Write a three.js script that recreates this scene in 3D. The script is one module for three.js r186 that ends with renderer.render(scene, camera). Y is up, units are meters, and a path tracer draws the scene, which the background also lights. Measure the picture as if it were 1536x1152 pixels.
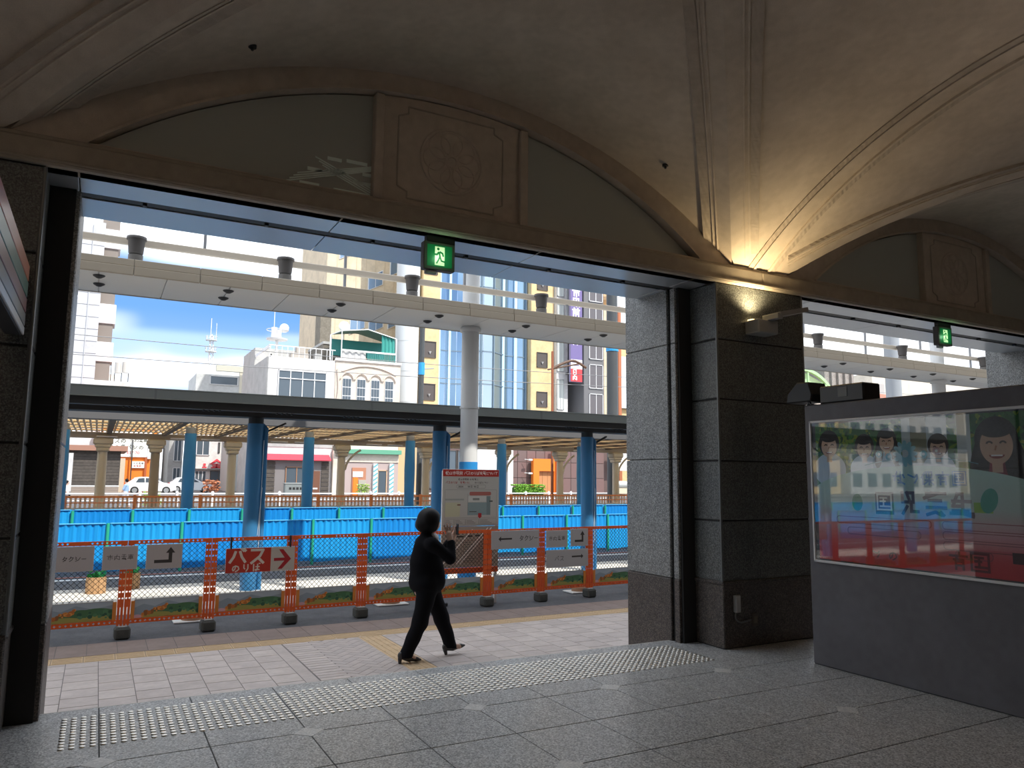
import * as THREE from 'three';
import { mergeGeometries } from 'three/addons/utils/BufferGeometryUtils.js';

// ---------------------------------------------------------------- camera, sky, sun, exposure
const scene = new THREE.Scene();
const renderer = new THREE.WebGLRenderer();
renderer.toneMapping = THREE.LinearToneMapping;
renderer.toneMappingExposure = 1.35;
renderer.shadowMap.enabled = true;
const rad = (d) => d * Math.PI / 180;
const FOCAL = 1139.8, YAW = rad(28.356), PITCH = rad(7.053), ROLL = rad(0.544);
const camera = new THREE.PerspectiveCamera(2 * Math.atan(576 / FOCAL) * 180 / Math.PI, 4 / 3, 0.05, 600);
camera.rotation.order = 'YXZ';
camera.position.set(0, 1.7, 0);
camera.rotation.set(PITCH, -YAW, ROLL);
scene.add(camera);

function rng(seed) { let s = seed >>> 0; return () => { s = (s + 0x6D2B79F5) >>> 0; let t = s; t = Math.imul(t ^ (t >>> 15), t | 1); t ^= t + Math.imul(t ^ (t >>> 7), t | 61); return ((t ^ (t >>> 14)) >>> 0) / 4294967296; }; }
function noiseGrid(seed, n) { const r = rng(seed), g = new Float32Array(n * n); for (let i = 0; i < n * n; i++) g[i] = r(); return (x, y) => { x = ((x % n) + n) % n; y = ((y % n) + n) % n; const i = Math.floor(x), j = Math.floor(y), u = x - i, v = y - j, a = u * u * (3 - 2 * u), b = v * v * (3 - 2 * v), i1 = (i + 1) % n, j1 = (j + 1) % n; return (g[j * n + i] * (1 - a) + g[j * n + i1] * a) * (1 - b) + (g[j1 * n + i] * (1 - a) + g[j1 * n + i1] * a) * b; }; }
{ // sky: blue air with thin drifting cloud, paler towards the horizon all the way round
  const W = 1024, H = 512, d = new Float32Array(W * H * 4), n1 = noiseGrid(69, 16), n2 = noiseGrid(269, 64), n3 = noiseGrid(469, 128);
  for (let j = 0; j < H; j++) for (let i = 0; i < W; i++) {
    const el = ((j + 0.5) / H - 0.5) * Math.PI, s = Math.max(0, Math.sin(el)), u = i / W;
    const t = Math.min(1, Math.pow(s, 0.5) * 2.25);
    let c = [1.15 - 0.99 * t, 1.20 - 0.83 * t, 1.25 - 0.49 * t];
    const q = 1 / (s + 0.22);
    const f = 0.55 * n1(u * 16, q * 3.1) + 0.30 * n2(u * 64, q * 9) + 0.15 * n3(u * 128, q * 21);
    const cl = Math.min(1, Math.max(0, (f - 0.29) * 4.2)) * 0.94;
    c = c.map((v, k) => v + ([1.42, 1.46, 1.50][k] - v) * cl);
    if (el < 0) c = [0.7, 0.72, 0.75];
    const o = (j * W + i) * 4; d[o] = c[0]; d[o + 1] = c[1]; d[o + 2] = c[2]; d[o + 3] = 1;
  }
  const t = new THREE.DataTexture(d, W, H, THREE.RGBAFormat, THREE.FloatType);
  t.mapping = THREE.EquirectangularReflectionMapping; t.magFilter = THREE.LinearFilter; t.needsUpdate = true;
  scene.background = t; scene.environment = t;
}
const sun = new THREE.DirectionalLight(new THREE.Color(1, 0.95, 0.86), 3.6);
{ const e = rad(48.6), a = rad(25); sun.position.set(60 * Math.sin(a) * Math.cos(e), 60 * Math.sin(e), 60 * Math.cos(a) * Math.cos(e) - 20); sun.target.position.set(0, 0, -20); }
sun.castShadow = true; sun.shadow.mapSize.set(4096, 4096);
Object.assign(sun.shadow.camera, { left: -90, right: 90, top: 90, bottom: -90, near: 1, far: 260 });
scene.add(sun, sun.target);

// ---------------------------------------------------------------- helpers
const G = -0.2;                                     // street level; the arcade floor is 0
const taken = new Map();
function numbered(n) { const k = taken.get(n) || 0; taken.set(n, k + 1); return k ? n + '_' + String(k).padStart(3, '0') : n; }
const C = (r, g, b) => new THREE.Color(r, g, b);
const mcache = new Map();
function M(color, rough = 0.8, o = {}) {
  const key = JSON.stringify([color, rough, Object.keys(o).filter((k) => !o[k]?.isTexture).map((k) => [k, o[k]]), o.map?.id, o.bumpMap?.id, o.roughnessMap?.id]);
  if (mcache.has(key)) return mcache.get(key);
  const phys = 'transmission' in o || 'clearcoat' in o || 'sheen' in o || 'ior' in o;
  const m = new (phys ? THREE.MeshPhysicalMaterial : THREE.MeshStandardMaterial)({ roughness: rough, ...o });
  m.color.setRGB(...color); if (Array.isArray(o.emissive)) { m.emissive = C(...o.emissive); }
  mcache.set(key, m); return m;
}
function flat(g) { g = g.index ? g.toNonIndexed() : g; for (const k of Object.keys(g.attributes)) if (k !== 'position' && k !== 'normal') g.deleteAttribute(k); if (!g.attributes.normal) g.computeVertexNormals(); g.morphAttributes = {}; return g; }
function metricUV(g) {
  const p = g.attributes.position, n = g.attributes.normal, uv = new Float32Array(p.count * 2);
  for (let t = 0; t < p.count; t += 3) {
    let ax = 0, ay = 0, az = 0; for (let k = 0; k < 3; k++) { ax += n.getX(t + k); ay += n.getY(t + k); az += n.getZ(t + k); }
    ax = Math.abs(ax); ay = Math.abs(ay); az = Math.abs(az);
    for (let k = 0; k < 3; k++) { const x = p.getX(t + k), y = p.getY(t + k), z = p.getZ(t + k); const [u, v] = ay >= ax && ay >= az ? [x, z] : az >= ax ? [x, y] : [z, y]; uv[(t + k) * 2] = u; uv[(t + k) * 2 + 1] = v; }
  }
  g.setAttribute('uv', new THREE.BufferAttribute(uv, 2)); return g;
}
const join = (gs) => metricUV(mergeGeometries((Array.isArray(gs) ? gs : [gs]).map(flat)));
function obj(name, gs, m, parent, geoReady) {
  const mesh = new THREE.Mesh(geoReady ? gs : join(gs), m);
  mesh.name = parent && parent !== scene ? name : numbered(name); mesh.castShadow = mesh.receiveShadow = true;
  (parent || scene).add(mesh); return mesh;
}
function tag(o, label, category, group, kind) { o.userData = { label, category }; if (group) o.userData.group = group; if (kind) o.userData.kind = kind; return o; }
function thing(name, label, category, pos = [0, 0, 0], turn = 0, group, kind) { const o = new THREE.Group(); o.name = numbered(name); o.position.set(...pos); o.rotation.y = turn; scene.add(o); return tag(o, label, category, group, kind); }
function copyOf(root, pos, turn, label) { const r = root.clone(); r.name = numbered(root.name.replace(/_\d{3}$/, '')); r.userData = { ...root.userData }; if (label) r.userData.label = label; scene.add(r); if (pos) r.position.set(...pos); if (turn !== undefined) r.rotation.y = turn; return r; }
// chamfered box between two corners
function bx(x0, x1, y0, y1, z0, z1, b = 0) {
  if (x1 < x0) [x0, x1] = [x1, x0]; if (y1 < y0) [y0, y1] = [y1, y0]; if (z1 < z0) [z0, z1] = [z1, z0];
  const w = (x1 - x0) / 2, h = (y1 - y0) / 2, d = (z1 - z0) / 2, cx = (x0 + x1) / 2, cy = (y0 + y1) / 2, cz = (z0 + z1) / 2;
  if (!b) return new THREE.BoxGeometry(2 * w, 2 * h, 2 * d).translate(cx, cy, cz);
  b = Math.min(b, w * 0.9, h * 0.9, d * 0.9);
  const P = [], V = (sx, sy, sz, ax) => [sx * (w - (ax === 0 ? 0 : b)), sy * (h - (ax === 1 ? 0 : b)), sz * (d - (ax === 2 ? 0 : b))];
  const tri = (a, q, c) => { const ux = q[0] - a[0], uy = q[1] - a[1], uz = q[2] - a[2], vx = c[0] - a[0], vy = c[1] - a[1], vz = c[2] - a[2]; const nx = uy * vz - uz * vy, ny = uz * vx - ux * vz, nz = ux * vy - uy * vx; if (nx * (a[0] + q[0] + c[0]) + ny * (a[1] + q[1] + c[1]) + nz * (a[2] + q[2] + c[2]) < 0) P.push(...a, ...c, ...q); else P.push(...a, ...q, ...c); };
  const quad = (a, q, c, e) => { tri(a, q, c); tri(a, c, e); }, S = [-1, 1];
  for (const s of S) { quad(V(s, -1, -1, 0), V(s, 1, -1, 0), V(s, 1, 1, 0), V(s, -1, 1, 0)); quad(V(-1, s, -1, 1), V(1, s, -1, 1), V(1, s, 1, 1), V(-1, s, 1, 1)); quad(V(-1, -1, s, 2), V(1, -1, s, 2), V(1, 1, s, 2), V(-1, 1, s, 2)); }
  for (const s of S) for (const t of S) { quad(V(s, t, -1, 0), V(s, t, 1, 0), V(s, t, 1, 1), V(s, t, -1, 1)); quad(V(s, -1, t, 0), V(s, 1, t, 0), V(s, 1, t, 2), V(s, -1, t, 2)); quad(V(-1, s, t, 1), V(1, s, t, 1), V(1, s, t, 2), V(-1, s, t, 2)); for (const r of S) tri(V(s, t, r, 0), V(s, t, r, 1), V(s, t, r, 2)); }
  const g = new THREE.BufferGeometry(); g.setAttribute('position', new THREE.BufferAttribute(new Float32Array(P), 3)); g.computeVertexNormals(); return g.translate(cx, cy, cz);
}
const cyl = (x, y0, y1, z, r0, r1 = r0, n = 20) => new THREE.CylinderGeometry(r1, r0, y1 - y0, n).translate(x, (y0 + y1) / 2, z);
const ball = (x, y, z, r, sy = 1, n = 12) => new THREE.SphereGeometry(r, n, Math.max(6, n >> 1)).scale(1, sy, 1).translate(x, y, z);
function bar(p, q, w, d = w) { // square bar from p to q
  const a = new THREE.Vector3(...p), b = new THREE.Vector3(...q), L = a.distanceTo(b), g = new THREE.BoxGeometry(w, L, d);
  g.applyQuaternion(new THREE.Quaternion().setFromUnitVectors(new THREE.Vector3(0, 1, 0), b.clone().sub(a).normalize())); return g.translate((p[0] + q[0]) / 2, (p[1] + q[1]) / 2, (p[2] + q[2]) / 2);
}
function rod(p, q, r, n = 8) { const a = new THREE.Vector3(...p), b = new THREE.Vector3(...q), g = new THREE.CylinderGeometry(r, r, a.distanceTo(b), n); g.applyQuaternion(new THREE.Quaternion().setFromUnitVectors(new THREE.Vector3(0, 1, 0), b.clone().sub(a).normalize())); return g.translate((p[0] + q[0]) / 2, (p[1] + q[1]) / 2, (p[2] + q[2]) / 2); }
const tube = (pts, r, n = 24, k = 6) => new THREE.TubeGeometry(new THREE.CatmullRomCurve3(pts.map((p) => new THREE.Vector3(...p))), n, r, k, false);
const lathe = (prof, n = 20) => new THREE.LatheGeometry(prof.map((p) => new THREE.Vector2(...p)), n);
const shape = (pts) => new THREE.Shape(pts.map((p) => new THREE.Vector2(...p)));
const ext = (sh, depth, bevel = 0, seg = 12) => new THREE.ExtrudeGeometry(sh, { depth, curveSegments: seg, bevelEnabled: bevel > 0, bevelThickness: bevel, bevelSize: bevel, bevelOffset: -bevel, bevelSegments: 1 });
// ---- computed textures (what surfaces are made of)
function dataTex(n, size, f, srgb = true) {
  const d = new Uint8Array(n * n * 4); for (let j = 0; j < n; j++) for (let i = 0; i < n; i++) { const c = f(i, j), o = (j * n + i) * 4; d[o] = c[0]; d[o + 1] = c[1]; d[o + 2] = c[2]; d[o + 3] = 255; }
  const t = new THREE.DataTexture(d, n, n); t.wrapS = t.wrapT = THREE.RepeatWrapping; t.magFilter = THREE.LinearFilter; t.minFilter = THREE.LinearMipmapLinearFilter; t.generateMipmaps = true; if (srgb) t.colorSpace = THREE.SRGBColorSpace; t.repeat.set(1 / size, 1 / size); t.needsUpdate = true; return t;
}
function speckle(seed, size, n, tones, cell, coarse = 10) { // crystals of several tones
  const r = rng(seed), g = Math.floor(n / cell), a = new Float32Array(g * g * 3); for (let i = 0; i < a.length; i++) a[i] = r();
  const c1 = noiseGrid(seed + 1, 16);
  return dataTex(n, size, (i, j) => {
    const gx = i / n * g, gy = j / n * g; let best = 9, id = 0;
    for (let y = -1; y <= 1; y++) for (let x = -1; x <= 1; x++) { const cx = (Math.floor(gx) + x + g) % g, cy = (Math.floor(gy) + y + g) % g, k = (cy * g + cx) * 3; const dx = Math.floor(gx) + x + a[k] - gx, dy = Math.floor(gy) + y + a[k + 1] - gy, d = dx * dx + dy * dy; if (d < best) { best = d; id = k; } }
    const t = tones[Math.min(tones.length - 1, Math.floor(a[id + 2] * tones.length))], m = (c1(i / n * 16, j / n * 16) - 0.5) * coarse;
    return t.map((v) => Math.max(0, Math.min(255, v + m)));
  });
}
function mottled(seed, size, n, base, fine, coarse) { const r = rng(seed), a = noiseGrid(seed + 1, 8), b = noiseGrid(seed + 2, 32); return dataTex(n, size, (i, j) => { const v = (r() - 0.5) * fine + (a(i / n * 8, j / n * 8) - 0.5) * coarse + (b(i / n * 32, j / n * 32) - 0.5) * coarse * 0.7; return base.map((c) => Math.max(0, Math.min(255, c + v))); }); }
const texGranite = speckle(11, 1.1, 512, [[126, 128, 130], [164, 166, 168], [188, 190, 190], [202, 204, 204], [220, 221, 220], [146, 147, 148], [178, 179, 178]], 4);
const texWallGranite = speckle(12, 1.0, 512, [[96, 98, 99], [126, 128, 128], [152, 153, 152], [172, 174, 172], [112, 112, 111], [138, 139, 138]], 4);
const texBrownGranite = speckle(13, 1.0, 512, [[62, 56, 54], [84, 76, 72], [104, 96, 90], [122, 112, 104], [72, 66, 62], [92, 86, 82]], 4);
const texInlay = speckle(15, 1.1, 512, [[206, 206, 204], [226, 225, 222], [196, 196, 194], [216, 215, 212]], 5);
const texPlaster = mottled(21, 1.6, 512, [208, 198, 184], 12, 16);
const texConcrete = mottled(22, 1.2, 512, [148, 147, 143], 26, 22);
const texAsphalt = mottled(23, 1.5, 512, [104, 105, 109], 44, 14);
const texTile = mottled(24, 0.9, 512, [208, 199, 194], 14, 14);
const texRender = mottled(25, 6, 256, [226, 224, 222], 10, 18);
const bumpFine = dataTex(256, 0.35, (() => { const r = rng(31), a = noiseGrid(32, 64); return (i, j) => { const v = 128 + (r() - 0.5) * 70 + (a(i / 4, j / 4) - 0.5) * 90; return [v, v, v]; }; })(), false);
const bumpLeaf = dataTex(256, 0.16, (i, j) => { const u = (i / 256) * 4 * Math.PI, v = (j / 256) * 2 * Math.PI; const k = 128 + 70 * Math.sin(u + 1.6 * Math.sin(v)) * Math.cos(v * 2) + 40 * Math.sin(v * 3 + u); return [k, k, k]; }, false);
const mat = {
  floor: M([1, 1, 1], 0.32, { map: texGranite }), grout: M([0.10, 0.10, 0.10], 0.9), inlay: M([1, 1, 1], 0.35, { map: texInlay }),
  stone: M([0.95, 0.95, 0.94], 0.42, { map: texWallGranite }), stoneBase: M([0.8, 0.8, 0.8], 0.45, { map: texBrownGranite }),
  pierShadeStone: M([0.46, 0.48, 0.47], 0.42, { map: texWallGranite }),  // same granite as the jambs, darkened: shade of the pier fronts in its colour
  vault: M([0.92, 0.88, 0.85], 0.9, { map: texPlaster, bumpMap: bumpFine, bumpScale: 0.0015 }), mould: M([0.74, 0.70, 0.67], 0.85, { map: texPlaster, bumpMap: bumpLeaf, bumpScale: 0.004 }), beam: M([0.66, 0.64, 0.60], 0.75, { map: texPlaster }), shadowGap: M([0.02, 0.02, 0.02], 0.9),
  soffit: M([0.60, 0.64, 0.68], 0.3, { metalness: 0.6 }), steel: M([0.75, 0.75, 0.74], 0.3, { metalness: 1 }), stud: M([0.86, 0.83, 0.76], 0.36, { metalness: 0.85 }), black: M([0.015, 0.015, 0.016], 0.5), darkMetal: M([0.05, 0.05, 0.052], 0.5, { metalness: 0.4 }),
  concrete: M([0.9, 0.9, 0.9], 0.9, { map: texConcrete }), asphalt: M([0.75, 0.75, 0.75], 0.92, { map: texAsphalt }), tile: M([0.90, 0.86, 0.84], 0.7, { map: texTile }), tileBrown: M([0.46, 0.39, 0.36], 0.75, { map: texTile }), yellowTile: M([1.0, 0.79, 0.50], 0.8, { map: texTile }),
  orange: M([0.86, 0.13, 0.02], 0.5), blue: M([0.006, 0.25, 0.80], 0.55), bluePost: M([0.04, 0.20, 0.42], 0.42), green: M([0.02, 0.42, 0.26], 0.6), white: M([0.82, 0.82, 0.82], 0.5), offWhite: M([0.72, 0.71, 0.68], 0.6), paper: M([0.72, 0.70, 0.69], 0.7), canopy: M([0.74, 0.74, 0.72], 0.5), fascia: M([0.52, 0.45, 0.35], 0.55), colWhite: M([0.70, 0.71, 0.71], 0.45), gutter: M([0.27, 0.30, 0.29], 0.6), darkPanel: M([0.05, 0.05, 0.05], 0.7), creamPost: M([0.56, 0.50, 0.40], 0.6), wood: M([0.5, 0.3, 0.15], 0.8),
};
// ---- lettering drawn by strokes: each stroke is a run of two-digit grid points
const GLYPH = {
  'バ': '322508 627598 7081 8091', 'ス': '11816519 5689', 'の': '52462816235283967859', 'り': '212536 717659', 'ば': '1119 4484 616849385788 8090', 'タ': '403315 32826629 3567', 'ク': '403315 3282 826629', 'シ': '1133 1436 196792', 'ー': '1585',
  '市': '5052 0292 2428 248487 5259', '内': '1319 13939988 503628 4678', '電': '2080 12 1393 5055 3343 6373 2686 2689 8688 2888 5699', '車': '1191 2383 2326 8386 2686 2484 0797 5059', 'ホ': '1393 505948 3518 7598', 'テ': '2080 1393 535639', 'ル': '323518 616895',
  '松': '0343 2029 2406 2445 6044 7095 65387999', '山': '5158 1318 1888 8388', '駅': '1017 1050 1343 1646 4659 5080 5056 8085 5484 6599', '前': '2031 7061 0292 1419 1444 4449 1646 6467 8389', '変': '5051 0292 323516 626586 466638 3599', '更': '1090 2363 8387 2387 2585 5055 2599', 'に': '1119 4383 4768987', 'つ': '1264828568', 'い': '122836 8287', 'て': '11915457689', '園': '0090 0009 9099 0999 3070 2262 2454 4246 2787', '児': '1014 4060 3055 6064 2464 3619 5658 5888', '募': '1090 3002 6002 2373 2676 1696 4819 5879 7889', '集': '3015 3050 1383 1555 1777 5057 0898 5899', '保': '3004 1219 4080 4044 8084 4484 3696 6069 6629 6699', '育': '5051 0292 4234 2474 3539 3575 7579 3777', 'な': '0353 3016 6064 8294 6368 6848 4699', '日': '2080 2029 8089 2989 2555', '月': '2029 2080 8089 2575 3777',
};
function strokes(ctx, text, x, y, s, lw, gap = 1.05, vertical = false) {
  ctx.lineCap = 'square'; ctx.lineJoin = 'round'; ctx.lineWidth = lw;
  [...text].forEach((ch, i) => {
    const ox = vertical ? x : x + i * s * gap, oy = vertical ? y + i * s * gap : y, gl = GLYPH[ch]; if (!gl) return;
    for (const st of gl.split(' ')) { if (st.length < 4) continue; ctx.beginPath(); for (let k = 0; k + 1 < st.length; k += 2) { const px = ox + (+st[k]) / 9 * s * 0.9, py = oy + (+st[k + 1]) / 9 * s * 0.9; k ? ctx.lineTo(px, py) : ctx.moveTo(px, py); } ctx.stroke(); }
  });
}
function print(w, h, draw, o = {}, rough = 0.6) {
  const c = document.createElement('canvas'); c.width = w; c.height = h; const x = c.getContext('2d'); draw(x, w, h);
  const t = new THREE.CanvasTexture(c); t.colorSpace = THREE.SRGBColorSpace; t.anisotropy = 8; return new THREE.MeshStandardMaterial({ map: t, roughness: rough, ...o });
}
function sheet(name, w, h, m, parent, pos, turnY = 0) { const p = new THREE.Mesh(new THREE.PlaneGeometry(w, h), m); p.name = name; p.position.set(...pos); p.rotation.y = turnY; p.castShadow = p.receiveShadow = true; parent.add(p); return p; }
// ---------------------------------------------------------------- the arcade: floor, vaults, piers, facade
const CZ = -2.65, HZ = 3.31, HX = 3.725, ZF = -5.96, PIER = 6.34;
const bayX = (k) => PIER - HX + 7.45 * k;
const vault = (d) => Math.sqrt(Math.max(0.01, 27.04 - d * d));
const arc = (dx) => 0.53 + Math.sqrt(20.25 - dx * dx);
const structure = (o) => { o.userData = { kind: 'structure' }; return o; };
const X0 = bayX(-1) - HX, X1 = bayX(1) + HX, ZB = CZ + 3 * HZ;

const floor = structure(obj('floor', [bx(X0, X1, -0.22, -0.0035, -6.555, ZB)], mat.grout));
{
  const xs = [], zs = [-6.56, -5.33]; for (let i = -4; i <= 14; i++) xs.push(0.12 + 0.617 * i); for (let i = 1; i <= 8; i++) zs.push(-5.33 + 0.65 * i);
  for (let j = 0; j + 1 < zs.length; j++) for (let i = 0; i + 1 < xs.length; i++) {
    const s = obj('granite_slab', bx(xs[i] + 0.004, xs[i + 1] - 0.004, -0.03, 0, zs[j] + 0.005, zs[j + 1] - 0.005, 0.0015), mat.floor, floor);
    if (i % 3 === 1) s.scale.y = 1.0;
  }
  obj('floor_field', [bx(X0, xs[0] - 0.003, -0.03, 0, -6.557, ZB), bx(xs[xs.length - 1] + 0.003, X1, -0.03, 0, -6.557, ZB), bx(xs[0], xs[xs.length - 1], -0.03, 0, zs[zs.length - 1] + 0.003, ZB)], mat.floor, floor);
  for (const [i, z] of [[0, -5.33], [2, -5.33], [4, -5.33], [6, -5.33], [8, -5.33], [4, -4.03], [0, -4.03], [8, -4.03]]) {
    const g = new THREE.CylinderGeometry(0.098, 0.1, 0.012, 4).translate(0.12 + 0.617 * i, -0.0042, z); obj('floor_inlay', g, mat.inlay, floor);
  }
  obj('step_nosing', bx(X0, X1, -0.2, -0.0005, -6.575, -6.557, 0.003), M([0.62, 0.60, 0.55], 0.6), floor);
}
{ // steel warning studs let into the granite
  const t = thing('tactile_studs', 'strip of shiny steel warning studs along the arcade threshold', 'studs', [0, 0, -6.0]);
  const dome = join(lathe([[0.0, 0.0085], [0.012, 0.0083], [0.0165, 0.0072], [0.0190, 0.0045], [0.0198, 0]], 10)), rest = [], all = [];
  for (let i = 0; i < 92; i++) for (let j = 0; j < 12; j++) all.push([-0.09 + i * 0.0588, -6.335 + j * 0.0595]);
  all.sort((a, b) => Math.hypot(a[0], a[1]) - Math.hypot(b[0], b[1]));
  all.forEach(([x, z], n) => { if (n < 300) { const s = obj('stud', dome, mat.stud, t, true); s.position.set(x, 0, z + 6.0); } else rest.push(dome.clone().translate(x, 0, z + 6.0)); });
  obj('stud_field', rest, mat.stud, t).userData = { kind: 'stuff' };
}
function sweep(n, ring) { // closed tube through rings of points
  const P = [], R = []; for (let i = 0; i <= n; i++) R.push(ring(i / n));
  const q = (a, b, c, d) => P.push(...a, ...b, ...c, ...a, ...c, ...d), m = R[0].length;
  for (let i = 0; i < n; i++) for (let k = 0; k < m; k++) q(R[i][k], R[i + 1][k], R[i + 1][(k + 1) % m], R[i][(k + 1) % m]);
  const g = new THREE.BufferGeometry(); g.setAttribute('position', new THREE.BufferAttribute(new Float32Array(P), 3)); g.computeVertexNormals(); return g;
}
const ceilingGeos = [];
for (const k of [-1, 0, 1]) for (const cz of [CZ, CZ + 2 * HZ]) for (let w = 0; w < 4; w++) {
  const P = [], I = [], n = 30, m = 30, cx = bayX(k);
  for (let i = 0; i <= n; i++) for (let j = 0; j <= m; j++) {
    const t = 0.002 + 0.998 * i / n, s = 2 * j / m - 1; let dx, dz;
    if (w < 2) { dz = (w ? 1 : -1) * t * HZ; dx = s * t * HZ; P.push(cx + dx, vault(dx), cz + dz); } else { dx = (w === 2 ? 1 : -1) * t * HX; dz = s * Math.min(t * HX, HZ); P.push(cx + dx, vault(dz), cz + dz); }
    if (i < n && j < m) { const a = i * (m + 1) + j; I.push(a, a + 1, a + m + 2, a, a + m + 2, a + m + 1); }
  }
  const g = new THREE.BufferGeometry(); g.setAttribute('position', new THREE.BufferAttribute(new Float32Array(P), 3)); g.setIndex(I); g.computeVertexNormals(); ceilingGeos.push(g);
}
const ceiling = structure(obj('ceiling', [...ceilingGeos, bx(X0, X1, 5.3, 5.5, -6.9, ZB)], mat.vault));
{ // groin ribs with carved edge mouldings, and the mouldings of the cross arches
  const ribStrip = (cx, sx, sz, o, w, drop) => sweep(36, (u) => {
    const t = 0.1 + u * 3.2, y = vault(Math.max(0, t - Math.abs(o) / Math.SQRT2)) - drop, lx = -sz / Math.SQRT2, lz = sx / Math.SQRT2, p = (a, b) => [cx + sx * t + lx * a, y + b, CZ + sz * t + lz * a];
    return [p(o - w / 2, 0), p(o + w / 2, 0), p(o + w / 2, 0.1), p(o - w / 2, 0.1)];
  });
  for (const k of [-1, 0, 1]) for (const sx of [-1, 1]) for (const sz of [-1, 1]) {
    if (sz > 0 && k !== 0) continue; const cx = bayX(k);
    obj('rib', [-0.18, -0.14, 0.14, 0.18].map((o) => ribStrip(cx, sx, sz, o, 0.014, 0.012)), mat.vault, ceiling);
    for (const s of [-1, 1]) { obj('rib_moulding', [ribStrip(cx, sx, sz, s * 0.24, 0.085, 0.02)], mat.mould, ceiling); }
  }
  for (const px of [PIER - 7.45, PIER]) for (const s of [-1, 1]) {
    const strip = (o, w, drop) => sweep(48, (u) => { const z = -3.29 + u * 6.58, y = vault(z) - drop; return [[px + o - w / 2, y, CZ + z], [px + o + w / 2, y, CZ + z], [px + o + w / 2, y + 0.08, CZ + z], [px + o - w / 2, y + 0.08, CZ + z]]; });
    obj('arch_moulding', strip(s * 0.11, 0.03, 0.026), mat.vault, ceiling); obj('carved_moulding', strip(s * 0.165, 0.07, 0.014), mat.mould, ceiling);
  }
}
for (const [x, z, l] of [[0.80, -5.6, 'left'], [4.70, -5.58, 'right']]) { // vault at |dx|
  const y = vault(Math.min(Math.abs(x - bayX(0)), Math.abs(z - CZ))); const t = thing('sprinkler_head', l === 'left' ? 'tiny dark sprinkler head in the vault above the etched fanlight' : 'tiny dark sprinkler head in the vault near the lit pillar', 'sprinkler', [x, y, z]);
  obj('rosette', cyl(0, -0.012, 0.03, 0, 0.03), mat.darkMetal, t); obj('nozzle', cyl(0, -0.035, -0.012, 0, 0.01, 0.014, 8), mat.darkMetal, t);
}
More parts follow.
